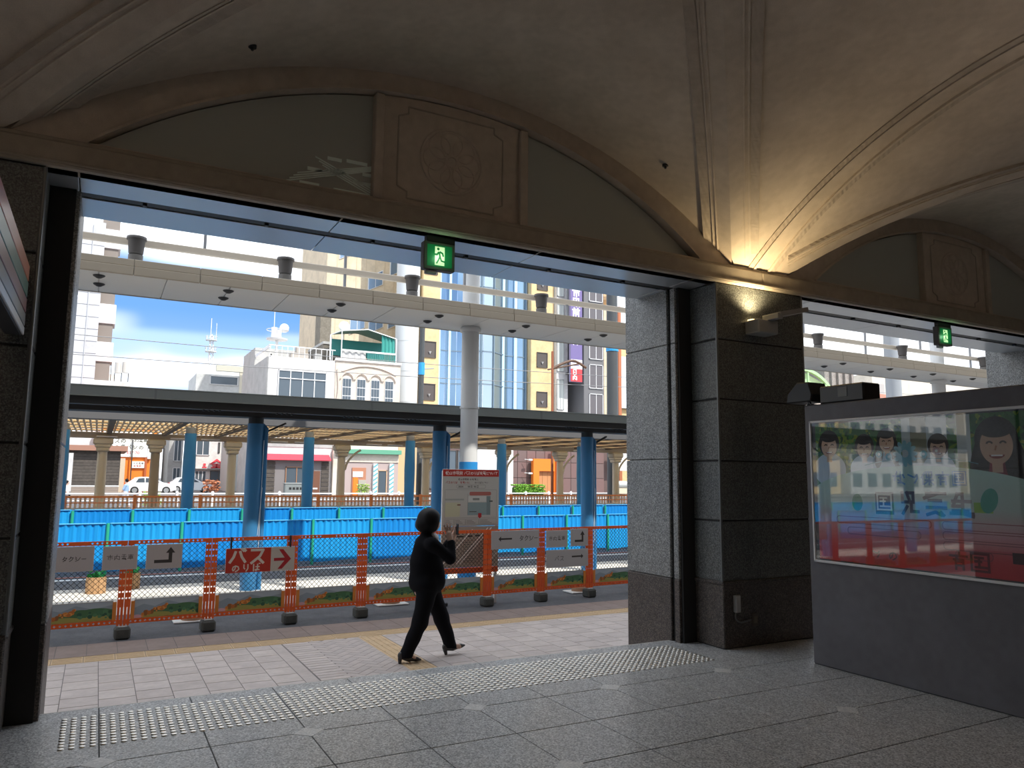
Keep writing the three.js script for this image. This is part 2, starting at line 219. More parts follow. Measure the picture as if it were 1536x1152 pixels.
// facade above the openings: wall plate with an arched recess, beam, panes, carved centre panel
const fillGlass = M([0.44, 0.46, 0.42], 0.3, { clearcoat: 0.25 }), etch = M([0.86, 0.98, 0.92], 0.5);
for (const k of [0, -1, 1]) {
  const cx = bayX(k), sh = shape([[-HX, 3.82], [HX, 3.82], [HX, 5.4], [-HX, 5.4]]), hole = new THREE.Path(), a0 = 2.83;
  const arcPts = (d0, d1, n, off = 0) => Array.from({ length: n + 1 }, (_, i) => { const d = d0 + (d1 - d0) * i / n; return [d, arc(d) - off]; });
  hole.setFromPoints([[-a0, 4.035], ...arcPts(-a0, a0, 40), [a0, 4.035]].map((p) => new THREE.Vector2(...p))); sh.holes.push(hole);
  const wall = structure(obj('wall_front', ext(sh, 0.14).translate(cx, 0, ZF - 0.14), mat.vault));
  obj('back_plate', bx(cx - HX, cx + HX, 3.85, 5.4, -6.3, -6.12), mat.shadowGap, wall);
  obj('beam', [bx(cx - HX, cx + HX, 3.81, 3.99, -6.1, -5.915, 0.012), bx(cx - HX, cx + HX, 3.985, 4.02, -6.1, -5.935, 0.006), bx(cx - HX, cx + HX, 3.83, 3.85, -5.93, -5.905, 0.004)], mat.beam, wall);
  obj('archivolt', sweep(48, (u) => { const d = -a0 + u * 2 * a0, L = 4.5, nx = d / L, ny = Math.sqrt(20.25 - d * d) / L, p = (r, z) => [cx + d + nx * r, arc(d) + ny * r, z]; return [p(0, -5.97), p(0, -5.935), p(0.02, -5.94), p(0.03, -5.97)]; }), mat.vault, wall);
  const pane = (d0, d1) => { const pts = [[d0, 4.035], [d1, 4.035], ...arcPts(d1, d0, 24, 0.012)]; return ext(shape(pts.filter((p) => p[1] >= 4.03)), 0.02).translate(cx, 0, -6.06); };
  obj('glass_pane', pane(-2.81, -0.70), fillGlass, wall); obj('glass_pane', pane(0.72, 2.81), fillGlass, wall);
  const pl = obj('centre_panel', [ext(shape([[-0.69, 4.03], [0.71, 4.03], ...arcPts(0.71, -0.69, 16, 0.01)]), 0.08).translate(cx, 0, -6.08)], mat.vault, wall);
  obj('mullion', [bx(cx - 0.74, cx - 0.66, 4.02, 4.96, -6.08, -5.95, 0.008), bx(cx + 0.67, cx + 0.75, 4.02, 4.95, -6.08, -5.95, 0.008)], mat.vault, wall);
  // incised border with notched corners
  const b = []; const bp = [[-0.43, 4.09], [0.41, 4.09], [0.41, 4.15], [0.5, 4.19], [0.5, 4.82], [0.41, 4.86], [0.41, 4.92], [-0.43, 4.92], [-0.43, 4.86], [-0.52, 4.82], [-0.52, 4.19], [-0.43, 4.15]];
  bp.forEach((p, i) => { const q = bp[(i + 1) % bp.length]; b.push(bar([cx + p[0], p[1], -5.998], [cx + q[0], q[1], -5.998], 0.012, 0.01)); }); obj('border', b, mat.beam, pl);
  const ring = (x, y, r, w) => new THREE.TorusGeometry(r, w, 6, 28).translate(cx + x, 4.505 + y, -6.0);
  const med = [ring(-0.01, 0, 0.295, 0.014), ring(-0.01, 0, 0.05, 0.012)]; for (let i = 0; i < 8; i++) { const a = i * Math.PI / 4; med.push(ring(-0.01 + 0.165 * Math.cos(a), 0.165 * Math.sin(a), 0.105, 0.008)); } obj('medallion', med, mat.vault, pl);
  if (k === 0) { // etched lattice in the lower corner of the left pane
    const e = []; const bars = []; for (let q = 0; q < 4; q++) { bars.push([1.17 + q * 0.03, 4.06 + q * 0.028, 1.9, 4.29 + q * 0.012], [1.40 + q * 0.03, 4.31 - q * 0.03, 1.9, 4.12 - q * 0.02]); } for (const [a, b2, c] of [[1.5, 4.32, 1.62], [1.66, 4.33, 1.84], [1.34, 4.20, 1.46], [1.72, 4.16, 1.9], [1.56, 4.06, 1.9], [1.28, 4.07, 1.44], [1.8, 4.24, 1.9]]) bars.push([a, b2, c, b2]);
    bars.forEach(([a, b2, c, d], i) => e.push(bar([a, b2, -6.037], [c, d, -6.037], i < 8 ? 0.011 : 0.03, 0.004))); obj('etched_pattern', e, etch, wall);
  }
}
// glossy metal soffit with the shutter slot
const soffit = structure(obj('trim_soffit', [bx(X0, X1, 3.87, 3.9, -7.03, -5.98), bx(X0, X1, 3.86, 5.5, -7.03, -6.95)], mat.darkPanel));
{
  const js = []; for (let i = -5; i <= 7; i++) js.push(1.63 + 1.89 * i);
  for (let i = 0; i + 1 < js.length; i++) { const a = Math.max(X0, js[i]) + 0.004, b = Math.min(X1, js[i + 1]) - 0.004; if (b - a < 0.1) continue; obj('soffit_panel', bx(a, b, 3.81, 3.84, -6.405, -5.975, 0.003), mat.soffit, soffit); obj('soffit_panel', bx(a, b, 3.81, 3.84, -7.03, -6.54, 0.003), mat.soffit, soffit); }
  obj('shutter_slat', bx(X0, X1, 3.818, 3.86, -6.52, -6.43), mat.black, soffit);
  const clip = []; for (let i = 0; i < 24; i++) clip.push(bx(-8.2 + i * 0.93, -8.17 + i * 0.93, 3.797, 3.82, -6.5, -6.45)); obj('slot_clip', clip, mat.black, soffit);
}
// granite piers: stacked blocks, jambs behind with the shutter guide
[[PIER, 'granite pillar with lit wall lamp between the two openings'], [PIER - 7.45, 'shade-darkened granite pillar at the left edge of the arcade opening'], [PIER + 7.45, 'granite pillar beyond the poster wall at the far right']].forEach(([px, label], n) => {
  const t = thing('granite_pillar', label, 'pillar', [px, 0, ZF]);
  const ys = [0, 0.66, 1.28, 1.90, 2.55, 3.19, 3.81];
  for (let i = 0; i < 6; i++) obj('stone_block', bx(-0.66, 0.66, ys[i] + 0.004, ys[i + 1] - 0.004, -0.43, i ? 0 : 0.012, i ? 0.012 : 0.01), i ? mat.pierShadeStone : mat.stoneBase, t);
  obj('core', bx(-0.652, 0.652, 0, 3.9, -0.43, -0.008), mat.shadowGap, t);
  obj('base_moulding', [bx(-0.672, 0.672, 0.63, 0.672, -0.43, 0.016, 0.012)], mat.stoneBase, t);
  for (const s of [-1, 1]) obj('corner_strip', cyl(s * 0.652, 0.67, 3.8, -0.006, 0.014, 0.014, 8), M([0.2, 0.21, 0.21], 0.35, { metalness: 0.7 }), t);
  const yj = [G, 0.65, 1.92, 3.19, 4.4];
  for (let i = 0; i < 4; i++) { const m = i ? mat.stone : mat.stoneBase; obj('jamb_block', bx(-0.86, 0.86, yj[i] + (i ? 0.003 : 0), Math.min(3.81, yj[i + 1] - 0.003), -0.51, -0.43, 0.006), m, t); obj('jamb_block', bx(-0.86, 0.86, yj[i] + (i ? 0.003 : 0), yj[i + 1] - 0.003, -1.33, -0.565, 0.008), m, t); }
  obj('jamb_core', bx(-0.83, 0.83, G, 4.3, -1.3, -0.4), mat.shadowGap, t);
});
// the rest of the station building, which shades the pavement and closes the arcade
structure(obj('wall_upper', [bx(-30, 46, 5.5, 7.8, -7.03, ZB + 0.3), bx(-30, X0 - 0.0, G, 5.5, -7.0, ZB + 0.3), bx(X1, 46, G, 5.5, -7.0, ZB + 0.3)], M([0.55, 0.53, 0.50], 0.85, { map: texRender })));
structure(obj('wall_back', bx(X0, X1, -0.05, 5.5, ZB, ZB + 0.25), M([0.45, 0.42, 0.38], 0.85, { map: texPlaster })));
{ // unseen screen added on the roof edge to shade canopy and column
  const t = thing('added_shade_screen', 'unseen screen added along the station roof edge to shape the sunlight', 'screen', [0, 7.8, -7.1]); structure(t);
  obj('panel', bx(-30, 46, 1.15, 4.2, -0.1, 0.1), M([0.6, 0.6, 0.6], 0.7), t); for (let i = 0; i < 20; i++) obj('post', bx(-29 + i * 3.9, -28.85 + i * 3.9, 0, 1.2, -0.08, 0.08), mat.darkMetal, t);
}
// uplights on the piers: one in view, the others on the inner row behind the camera
function wallLamp(label, pos, turn, power) {
  const t = thing('wall_lamp', label, 'lamp', pos, turn, 'pier uplights');
  obj('lamp_box', bx(-0.16, 0.14, 0, 0.15, 0.0, 0.2, 0.012), M([0.35, 0.35, 0.34], 0.6), t);
  obj('visor', [bar([0.02, 0.19, 0.22], [0.44, 0.285, 0.22], 0.05, 0.26), bx(-0.02, 0.06, 0.14, 0.20, 0.12, 0.34, 0.006)], M([0.3, 0.3, 0.3], 0.5), t);
  obj('bulb', bx(-0.13, -0.02, 0.152, 0.166, 0.015, 0.085), M([0.9, 0.8, 0.5], 0.5, { emissive: [1, 0.74, 0.36], emissiveIntensity: 2.5 }), t);
  const l = new THREE.SpotLight(C(...(power > 6.5 ? [1, 0.82, 0.68] : [1, 0.76, 0.42])), power, 0, rad(70), 0.9, 2); l.position.set(-0.09, 0.2, 0.12); l.target.position.set(-0.05, 2.0, 0.3); l.castShadow = true; l.shadow.radius = 2; t.add(l, l.target);
}
wallLamp('grey wall uplight with angled visor glowing on the granite pillar', [6.25, 3.27, ZF], 0, 4.2);
[PIER - 7.45, PIER, PIER + 7.45].forEach((px, i) => {
  const t = thing('granite_pillar', ['granite pillar of the inner row behind the viewer, left', 'granite pillar of the inner row behind the viewer, centre', 'granite pillar of the inner row behind the viewer, right'][i], 'pillar', [px, 0, 0.92]);
  const ys = [0, 0.66, 1.28, 1.90, 2.55, 3.19, 3.81, 4.02]; for (let k = 0; k < 7; k++) obj('stone_block', bx(-0.66, 0.66, ys[k] + 0.004, ys[k + 1] - 0.004, -0.43, 0.43, 0.012), k ? mat.pierShadeStone : mat.stoneBase, t); obj('core', bx(-0.62, 0.62, 0, 4.5, -0.4, 0.4), mat.beam, t);
  wallLamp(['grey uplight on the inner left pillar behind the viewer', 'grey uplight on the inner centre pillar behind the viewer', 'grey uplight on the inner right pillar behind the viewer'][i], [px + 0.09, 3.27, 0.49], Math.PI, 13);
});
// ---------------------------------------------------------------- exit signs, poster wall, things in the arcade
const exitFace = (() => {
  const c = document.createElement('canvas'); c.width = 256; c.height = 200; const x = c.getContext('2d');
  x.fillStyle = '#0c6a3a'; x.fillRect(0, 0, 256, 200); x.fillStyle = '#e8f0c8'; x.fillRect(78, 14, 100, 172);
  x.strokeStyle = '#0c5a34'; x.fillStyle = '#0c5a34'; x.lineWidth = 17; x.lineCap = 'butt'; x.lineJoin = 'round';
  x.beginPath(); x.arc(112, 36, 13, 0, 7); x.fill();
  const L = (...p) => { x.beginPath(); p.forEach(([a, b], i) => i ? x.lineTo(a, b) : x.moveTo(a, b)); x.stroke(); };
  L([122, 60], [132, 112]); L([120, 62], [100, 88], [76, 88]); L([126, 60], [156, 72], [166, 100]); x.lineWidth = 14; L([132, 108], [146, 142], [184, 148]); L([130, 106], [114, 140], [96, 170]);
  const t = new THREE.CanvasTexture(c); t.colorSpace = THREE.SRGBColorSpace; return new THREE.MeshStandardMaterial({ map: t, emissive: C(1, 1, 1), emissiveMap: t, emissiveIntensity: 0.28, roughness: 0.4 });
})();
for (const [x, label] of [[2.51, 'illuminated green running-man exit sign under the main beam'], [9.78, 'illuminated green running-man exit sign above the poster wall']]) {
  const t = thing('exit_sign', label, 'exit sign', [x, 3.5, -6.05]);
  obj('mount', bx(-0.12, 0.15, 0.245, 0.31, -0.03, 0.03, 0.004), mat.black, t);
  obj('housing', bx(-0.147, 0.147, 0, 0.25, -0.04, 0.04, 0.006), M([0.10, 0.09, 0.08], 0.5), t);
  sheet('lit_face', 0.236, 0.196, exitFace, t, [0, 0.125, 0.0425]);
  obj('test_switch', bx(-0.12, -0.02, -0.035, 0, -0.02, 0.02, 0.003), M([0.4, 0.42, 0.45], 0.6), t);
  const l = new THREE.PointLight(C(0.45, 1, 0.55), 0.03, 2, 2); l.position.set(0, 0.12, 0.12); l.castShadow = true; t.add(l);
}
{ // free-standing partition with the poster case
  const t = thing('poster_wall', 'dark grey partition wall carrying the nursery poster case', 'partition', [6.02, 0, -5.15]);
  obj('panel', bx(0, 0.36, 0, 2.43, 0, 3.6, 0.012), M([0.22, 0.24, 0.31], 0.55, { map: texPlaster }), t);
  const p = thing('poster_case', 'white framed glass poster case with pale teal and red nursery poster', 'poster', [6.02, 0.945, -5.075]);
  const L = 2.32, H = 1.325, fr = M([0.75, 0.75, 0.76], 0.4);
  obj('frame', [bx(-0.03, 0, 0, 0.022, 0, L, 0.004), bx(-0.03, 0, H - 0.022, H, 0, L, 0.004), bx(-0.03, 0, 0, H, 0, 0.022, 0.004), bx(-0.03, 0, 0, H, L - 0.022, L, 0.004)], fr, p);
  obj('tray', bx(-0.012, -0.002, 0.02, H - 0.02, 0.02, L - 0.02), M([0.06, 0.06, 0.07], 0.6), p);
  const art = print(1400, 800, (x, w, h) => {
    const g = x.createLinearGradient(0, 300, 0, 800); g.addColorStop(0, '#b9d8d2'); g.addColorStop(0.35, '#b6c4c0'); g.addColorStop(0.6, '#c98f98'); g.addColorStop(0.85, '#c9404a'); g.addColorStop(1, '#c8303c');
    const leaf = (x0, x1, a) => { const r = rng(a); for (let i = 0; i < 900; i++) { const q = r(); x.fillStyle = ['#2f6a34', '#41823a', '#7c9a2c', '#244f2c', '#8a9a28'][Math.floor(r() * 5)]; x.beginPath(); x.ellipse(x0 + q * (x1 - x0), r() * 330, 6 + r() * 16, 4 + r() * 8, r() * 3, 0, 7); x.fill(); } };
    x.fillStyle = '#3d6f3a'; x.fillRect(0, 0, w, h); leaf(0, w, 3);
    x.fillStyle = '#b8c4c8'; x.fillRect(560, 0, 250, 300); x.fillStyle = '#8d8a72'; x.fillRect(610, 0, 90, 240); x.fillStyle = '#cfd8dc'; x.fillRect(860, 0, 70, 240);
    // children in the photographs, plain and generic
    const kid = (cx, cy, s, hair, shirt, long) => {
      x.fillStyle = shirt; x.beginPath(); x.ellipse(cx, cy + s * 2.5, s * 1.9, s * 1.7, 0, 0, 7); x.fill();
      x.fillStyle = hair; x.beginPath(); x.ellipse(cx, cy - s * 0.2, s * 1.22, s * 1.35, 0, 0, 7); x.fill(); if (long) { x.beginPath(); x.ellipse(cx - s * 1.0, cy + s * 1.3, s * 0.55, s * 1.8, 0.15, 0, 7); x.ellipse(cx + s * 1.05, cy + s * 1.3, s * 0.6, s * 1.8, -0.15, 0, 7); x.fill(); }
      x.fillStyle = '#d8b49c'; x.beginPath(); x.ellipse(cx, cy + s * 0.12, s * 0.92, s * 1.12, 0, 0, 7); x.fill(); x.fillRect(cx - s * 0.3, cy + s, s * 0.6, s * 0.7);
      x.fillStyle = hair; x.beginPath(); x.ellipse(cx, cy - s * 0.78, s * 0.95, s * 0.46, 0, 0, 7); x.fill();
      x.strokeStyle = '#3a2a22'; x.lineWidth = s * 0.1; for (const e of [-0.38, 0.38]) { x.beginPath(); x.arc(cx + e * s, cy + s * 0.08, s * 0.17, Math.PI * 1.1, Math.PI * 1.9); x.stroke(); }
      x.strokeStyle = '#a8704e'; x.beginPath(); x.moveTo(cx, cy + s * 0.15); x.lineTo(cx - s * 0.08, cy + s * 0.42); x.stroke();
      x.fillStyle = '#8a3a34'; x.beginPath(); x.ellipse(cx, cy + s * 0.68, s * 0.44, s * 0.22, 0, 0, Math.PI); x.fill(); x.fillStyle = '#fff'; x.fillRect(cx - s * 0.32, cy + s * 0.67, s * 0.64, s * 0.09);
    };
    kid(95, 130, 58, '#241c1a', '#c6d4e4', false); kid(330, 150, 50, '#2c2220', '#dfe6ee', false); kid(470, 120, 48, '#2a2422', '#b8cad8', true); kid(760, 160, 46, '#3a2a26', '#d0dce8', false); kid(1050, 150, 84, '#2c2120', '#8a3440', true);
    x.fillStyle = '#9fb8cc'; x.fillRect(1230, 0, 170, 420);
    x.fillStyle = g; x.beginPath(); x.moveTo(0, h); x.lineTo(0, 370); x.bezierCurveTo(240, 215, 1080, 200, 1400, 430); x.lineTo(1400, h); x.fill();
    x.strokeStyle = '#5f9aa6'; x.lineWidth = 4; x.beginPath(); x.moveTo(330, 250); x.bezierCurveTo(520, 205, 800, 205, 960, 250); x.stroke();
    x.fillStyle = '#7fb4c4'; for (let i = 0; i < 12; i++) { const a = i * Math.PI / 6; x.beginPath(); x.ellipse(575 + 46 * Math.cos(a), 190 + 46 * Math.sin(a), 26, 13, a, 0, 7); x.fill(); }
    for (const [a, b] of [[420, 190], [480, 205], [680, 195], [750, 180]]) { x.fillStyle = ['#3a9ab4', '#5ab0c0', '#7ab46a', '#b48a8a'][Math.floor(a / 7) % 4]; x.beginPath(); x.arc(a, b, 20, 0, 7); x.fill(); x.fillStyle = '#e0ecec'; x.beginPath(); x.arc(a, b, 8, 0, 7); x.fill(); }
    x.strokeStyle = '#3f7fc0'; strokes(x, 'なつ保育', 500, 290, 70, 9, 1.15); x.fillStyle = '#3f88d0'; x.fillRect(825, 285, 72, 74); x.strokeStyle = '#dfeaf2'; strokes(x, '園', 832, 292, 62, 6);
    x.fillStyle = '#4a3438'; x.fillRect(385, 398, 110, 122); x.strokeStyle = '#e8e8e0'; strokes(x, '園', 397, 412, 92, 10); x.strokeStyle = '#4a3038'; strokes(x, '児募集', 535, 400, 122, 17, 1.12);
    x.fillStyle = '#8ab438'; x.fillRect(925, 440, 90, 50); x.fillStyle = '#2f9a8a'; x.beginPath(); x.ellipse(1000, 430, 40, 62, 0.3, 0, 7); x.fill(); x.fillStyle = '#3a8a5a'; x.beginPath(); x.ellipse(270, 460, 34, 48, 0, 0, 7); x.fill();
    x.strokeStyle = '#8a4450'; x.lineWidth = 4; for (const [y, a, b] of [[560, 130, 700], [620, 200, 640], [560, 760, 1180], [610, 760, 1180], [660, 760, 1180], [700, 820, 1000]]) { x.beginPath(); x.roundRect(a, y - 18, b - a, 38, 16); x.stroke(); }
    x.fillStyle = '#4a2830'; x.fillRect(1090, 670, 100, 52);
    x.strokeStyle = '#6a1c28'; strokes(x, 'つの', 350, 715, 52, 7, 1.9); strokes(x, '育園', 790, 690, 92, 12, 1.15);
  });
  sheet('poster_print', L - 0.10, H - 0.07, art, p, [-0.014, H / 2, L / 2 + 0.01], -Math.PI / 2);
  const gl = obj('glass', bx(-0.022, -0.0195, 0.02, H - 0.02, 0.02, L - 0.02), M([0.95, 0.97, 0.97], 0.02, { transmission: 1, thickness: 0, ior: 1.8 }), p);
  gl.castShadow = true;
}
{ // fittings on top of the partition
  const t = thing('flood_lamp', 'black floodlight tilted on a short bracket at the partition end', 'lamp', [6.12, 2.43, -5.12]);
  const sh = shape([[-0.22, 0.03], [-0.2, 0.12], [-0.08, 0.23], [0.06, 0.22], [0.1, 0.1], [0.08, 0.03]]);
  obj('head', ext(sh, 0.22, 0.012).rotateY(-Math.PI / 2).translate(0.1, 0, 0), mat.black, t); obj('bracket', [bx(-0.1, -0.08, 0, 0.08, 0.02, 0.045), bx(0.08, 0.1, 0, 0.08, 0.02, 0.045), bx(-0.1, 0.1, 0, 0.01, 0.0, 0.06)], mat.darkMetal, t);
  const b = thing('control_box', 'flat black control box lying on top of the partition', 'box', [6.12, 2.43, -4.73]);
  obj('case', bx(-0.09, 0.15, 0, 0.165, -0.24, 0.24, 0.012), M([0.02, 0.02, 0.02], 0.35), b); obj('label_plate', bx(-0.094, -0.088, 0.05, 0.14, -0.03, 0.07), M([0.18, 0.18, 0.17], 0.5), b);
}
{ // socket box low on the pier
  const t = thing('socket_box', 'small grey conduit box low on the granite pillar', 'socket', [5.84, 0.36, ZF]);
  obj('box', bx(-0.035, 0.03, 0, 0.17, 0.01, 0.06, 0.006), M([0.42, 0.42, 0.42], 0.5), t); obj('conduit', tube([[-0.02, 0, 0.03], [-0.02, -0.06, 0.03], [0.03, -0.1, 0.03], [0.2, -0.09, 0.025]], 0.008), M([0.2, 0.2, 0.2], 0.6), t);
  const p = thing('socket_plate', 'brown outlet plate near the foot of the granite pillar', 'socket', [6.10, 0.2, ZF + 0.012]); obj('plate', bx(-0.04, 0.04, 0, 0.13, 0, 0.012, 0.004), M([0.12, 0.09, 0.07], 0.5), p); obj('flap', bx(-0.025, 0.025, 0.03, 0.1, 0.012, 0.018, 0.002), M([0.2, 0.16, 0.12], 0.5), p);
}
{ // sign case on the side of the left pier, seen almost edge on
  const t = thing('banner_case', 'striped orange, green and white sign case at the far left', 'sign case', [-0.5, 2.6, -5.86]);
  obj('case', bx(-0.10, 0, 0, 0.50, 0, 2.2, 0.008), mat.darkMetal, t);
  const st = [['orange_stripe', 0.36, 0.47, [0.62, 0.16, 0.05]], ['green_stripe', 0.25, 0.36, [0.03, 0.16, 0.10]], ['maroon_stripe', 0.15, 0.25, [0.22, 0.05, 0.05]], ['white_stripe', 0.0, 0.06, [0.7, 0.7, 0.72]], ['grey_stripe', 0.06, 0.15, [0.2, 0.2, 0.2]]];
  for (const [n, a, b, c] of st) obj(n, bx(0.0, 0.012, a, b - 0.008, 0.02, 2.18, 0.003), M(c, 0.3), t);
}
// ---------------------------------------------------------------- pavement and ground outside
const pavement = structure(obj('sidewalk', [bx(-30, 46, -0.5, G - 0.0035, -10.05, -6.5)], M([0.20, 0.18, 0.17], 0.9)));
{
  const W = 0.2885, x0 = -0.158 - W * 6, tones = [mat.tile, M([0.84, 0.80, 0.78], 0.7, { map: texTile }), M([0.94, 0.90, 0.87], 0.7, { map: texTile })], r = rng(77);
  const tileAt = (a, b, c, d, m, name = 'paving_tile') => obj(name, bx(a + 0.003, b - 0.003, G - 0.03, G, c + 0.005, d - 0.005, 0.001), m, pavement);
  for (let i = 0; i < 33; i++) {
    let a = x0 + i * W, b = a + W; if (a < 1.83 && b > 1.83) b = 1.83; if (a < 3.15 && b > 3.15) a = 3.15; if ((a > 1.8 && b < 3.14) || b - a < 0.03) continue;
    let z = -6.57 - (i % 2 ? W / 2 : 0); if (i % 2) tileAt(a, b, z, -6.57, tones[0]);
    while (z > -9.09) { const z1 = Math.max(-9.1, z - W); tileAt(a, b, z1, z, tones[Math.floor(r() * 3)]); z = z1; if (z < -9.05) break; }
  }
  tileAt(1.83, 1.96, -9.1, -6.57, tones[1], 'border_stone');
  for (let i = 0; i < 26; i++) tileAt(1.97, 2.26, -9.1 + i * 0.0973, -9.1 + (i + 1) * 0.0973, tones[i % 3], 'paving_slat');
  { // herringbone field of bricks laid at 45 degrees
    const A = [M([0.84, 0.80, 0.78], 0.7, { map: texTile }), tones[1], M([0.78, 0.75, 0.74], 0.7, { map: texTile })], c = 0.1, q = Math.SQRT1_2; let n = 0;
    obj('brick_bed', bx(2.265, 2.855, G - 0.03, G - 0.0022, -9.1, -6.575), M([0.28, 0.26, 0.25], 0.8, { map: texTile }), pavement);
    const H = join(bx(-0.097, 0.097, -0.03, 0, -0.047, 0.047, 0.001));
    for (let r = -30; r < 30; r++) for (let m = -12; m < 12; m++) for (const v of [0, 1]) {
      const u = (r + 4 * m + (v ? 3.5 : 1)) * c, w = (r + (v ? 1 : 0.5)) * c, x = 2.56 + (u - w) * q, z = -7.8 + (u + w) * q; if (x < 2.22 || x > 2.90 || z < -9.12 || z > -6.5) continue;
      const k = obj('paving_brick', H, A[n++ % 3], pavement, true); k.position.set(x, G - 0.0008, z); k.rotation.y = (v ? Math.PI / 2 : 0) - Math.PI / 4;
    }
  }
  // yellow guide blocks: one line along the kerb, one leading into the arcade
  const barGeo = (along) => { const gs = [bx(-0.143, 0.143, -0.03, 0, -0.143, 0.143, 0.002)]; for (let k = 0; k < 4; k++) { const o = -0.105 + k * 0.07; gs.push(along ? bx(-0.13, 0.13, -0.002, 0.005, o - 0.012, o + 0.012, 0.003) : bx(o - 0.012, o + 0.012, -0.002, 0.005, -0.13, 0.13, 0.003)); } return join(gs); };
  const gA = barGeo(true), gB = barGeo(false);
  for (let i = 0; i < 34; i++) { const b = obj('tactile_block', gA, mat.yellowTile, pavement, true); b.position.set(-1.6 + i * 0.29, G, -9.25); }
  for (let i = 0; i < 9; i++) { const b = obj('tactile_block', gB, mat.yellowTile, pavement, true); b.position.set(3.0, G, -8.95 + i * 0.29); }
  for (let i = 0; i < 33; i++) tileAt(-1.75 + i * 0.295, -1.455 + i * 0.295, -10.05, -9.405, mat.tileBrown, 'kerb_stone');
  obj('paving_field', [bx(7.7, 46, G - 0.03, G - 0.001, -10.05, -6.57), bx(-30, -1.9, G - 0.03, G - 0.001, -10.05, -6.57)], tones[1], pavement);
}
structure(obj('ground', [bx(-160, 220, -0.6, G - 0.004, -58, -10.05)], mat.asphalt));
structure(obj('street', [bx(-220, 320, -0.6, 0.0, -400, -58)], M([1.15, 1.12, 1.05], 0.92, { map: texAsphalt })));
{ const m = obj('line_marking', [bx(-30, 60, G - 0.003, G + 0.002, -16.15, -15.98)], M([0.8, 0.8, 0.78], 0.7)); tag(m, 'white painted line on the asphalt before the blue sheeting', 'road marking'); }
{ const m = obj('line_marking', [bx(-30, 60, G - 0.003, G + 0.002, -16.5, -16.4)], M([0.45, 0.14, 0.08], 0.8)); tag(m, 'rust red line on the asphalt below the blue sheeting', 'road marking'); }
{ const m = obj('painted_sun_strip', [bx(-30, 60, G - 0.003, G + 0.003, -14.75, -11.9)], M([0.92, 0.90, 0.84], 0.85, { map: texRender })); m.userData = { kind: 'structure' }; }  // pale band on the asphalt, sunlight of the bright patch put into its colour

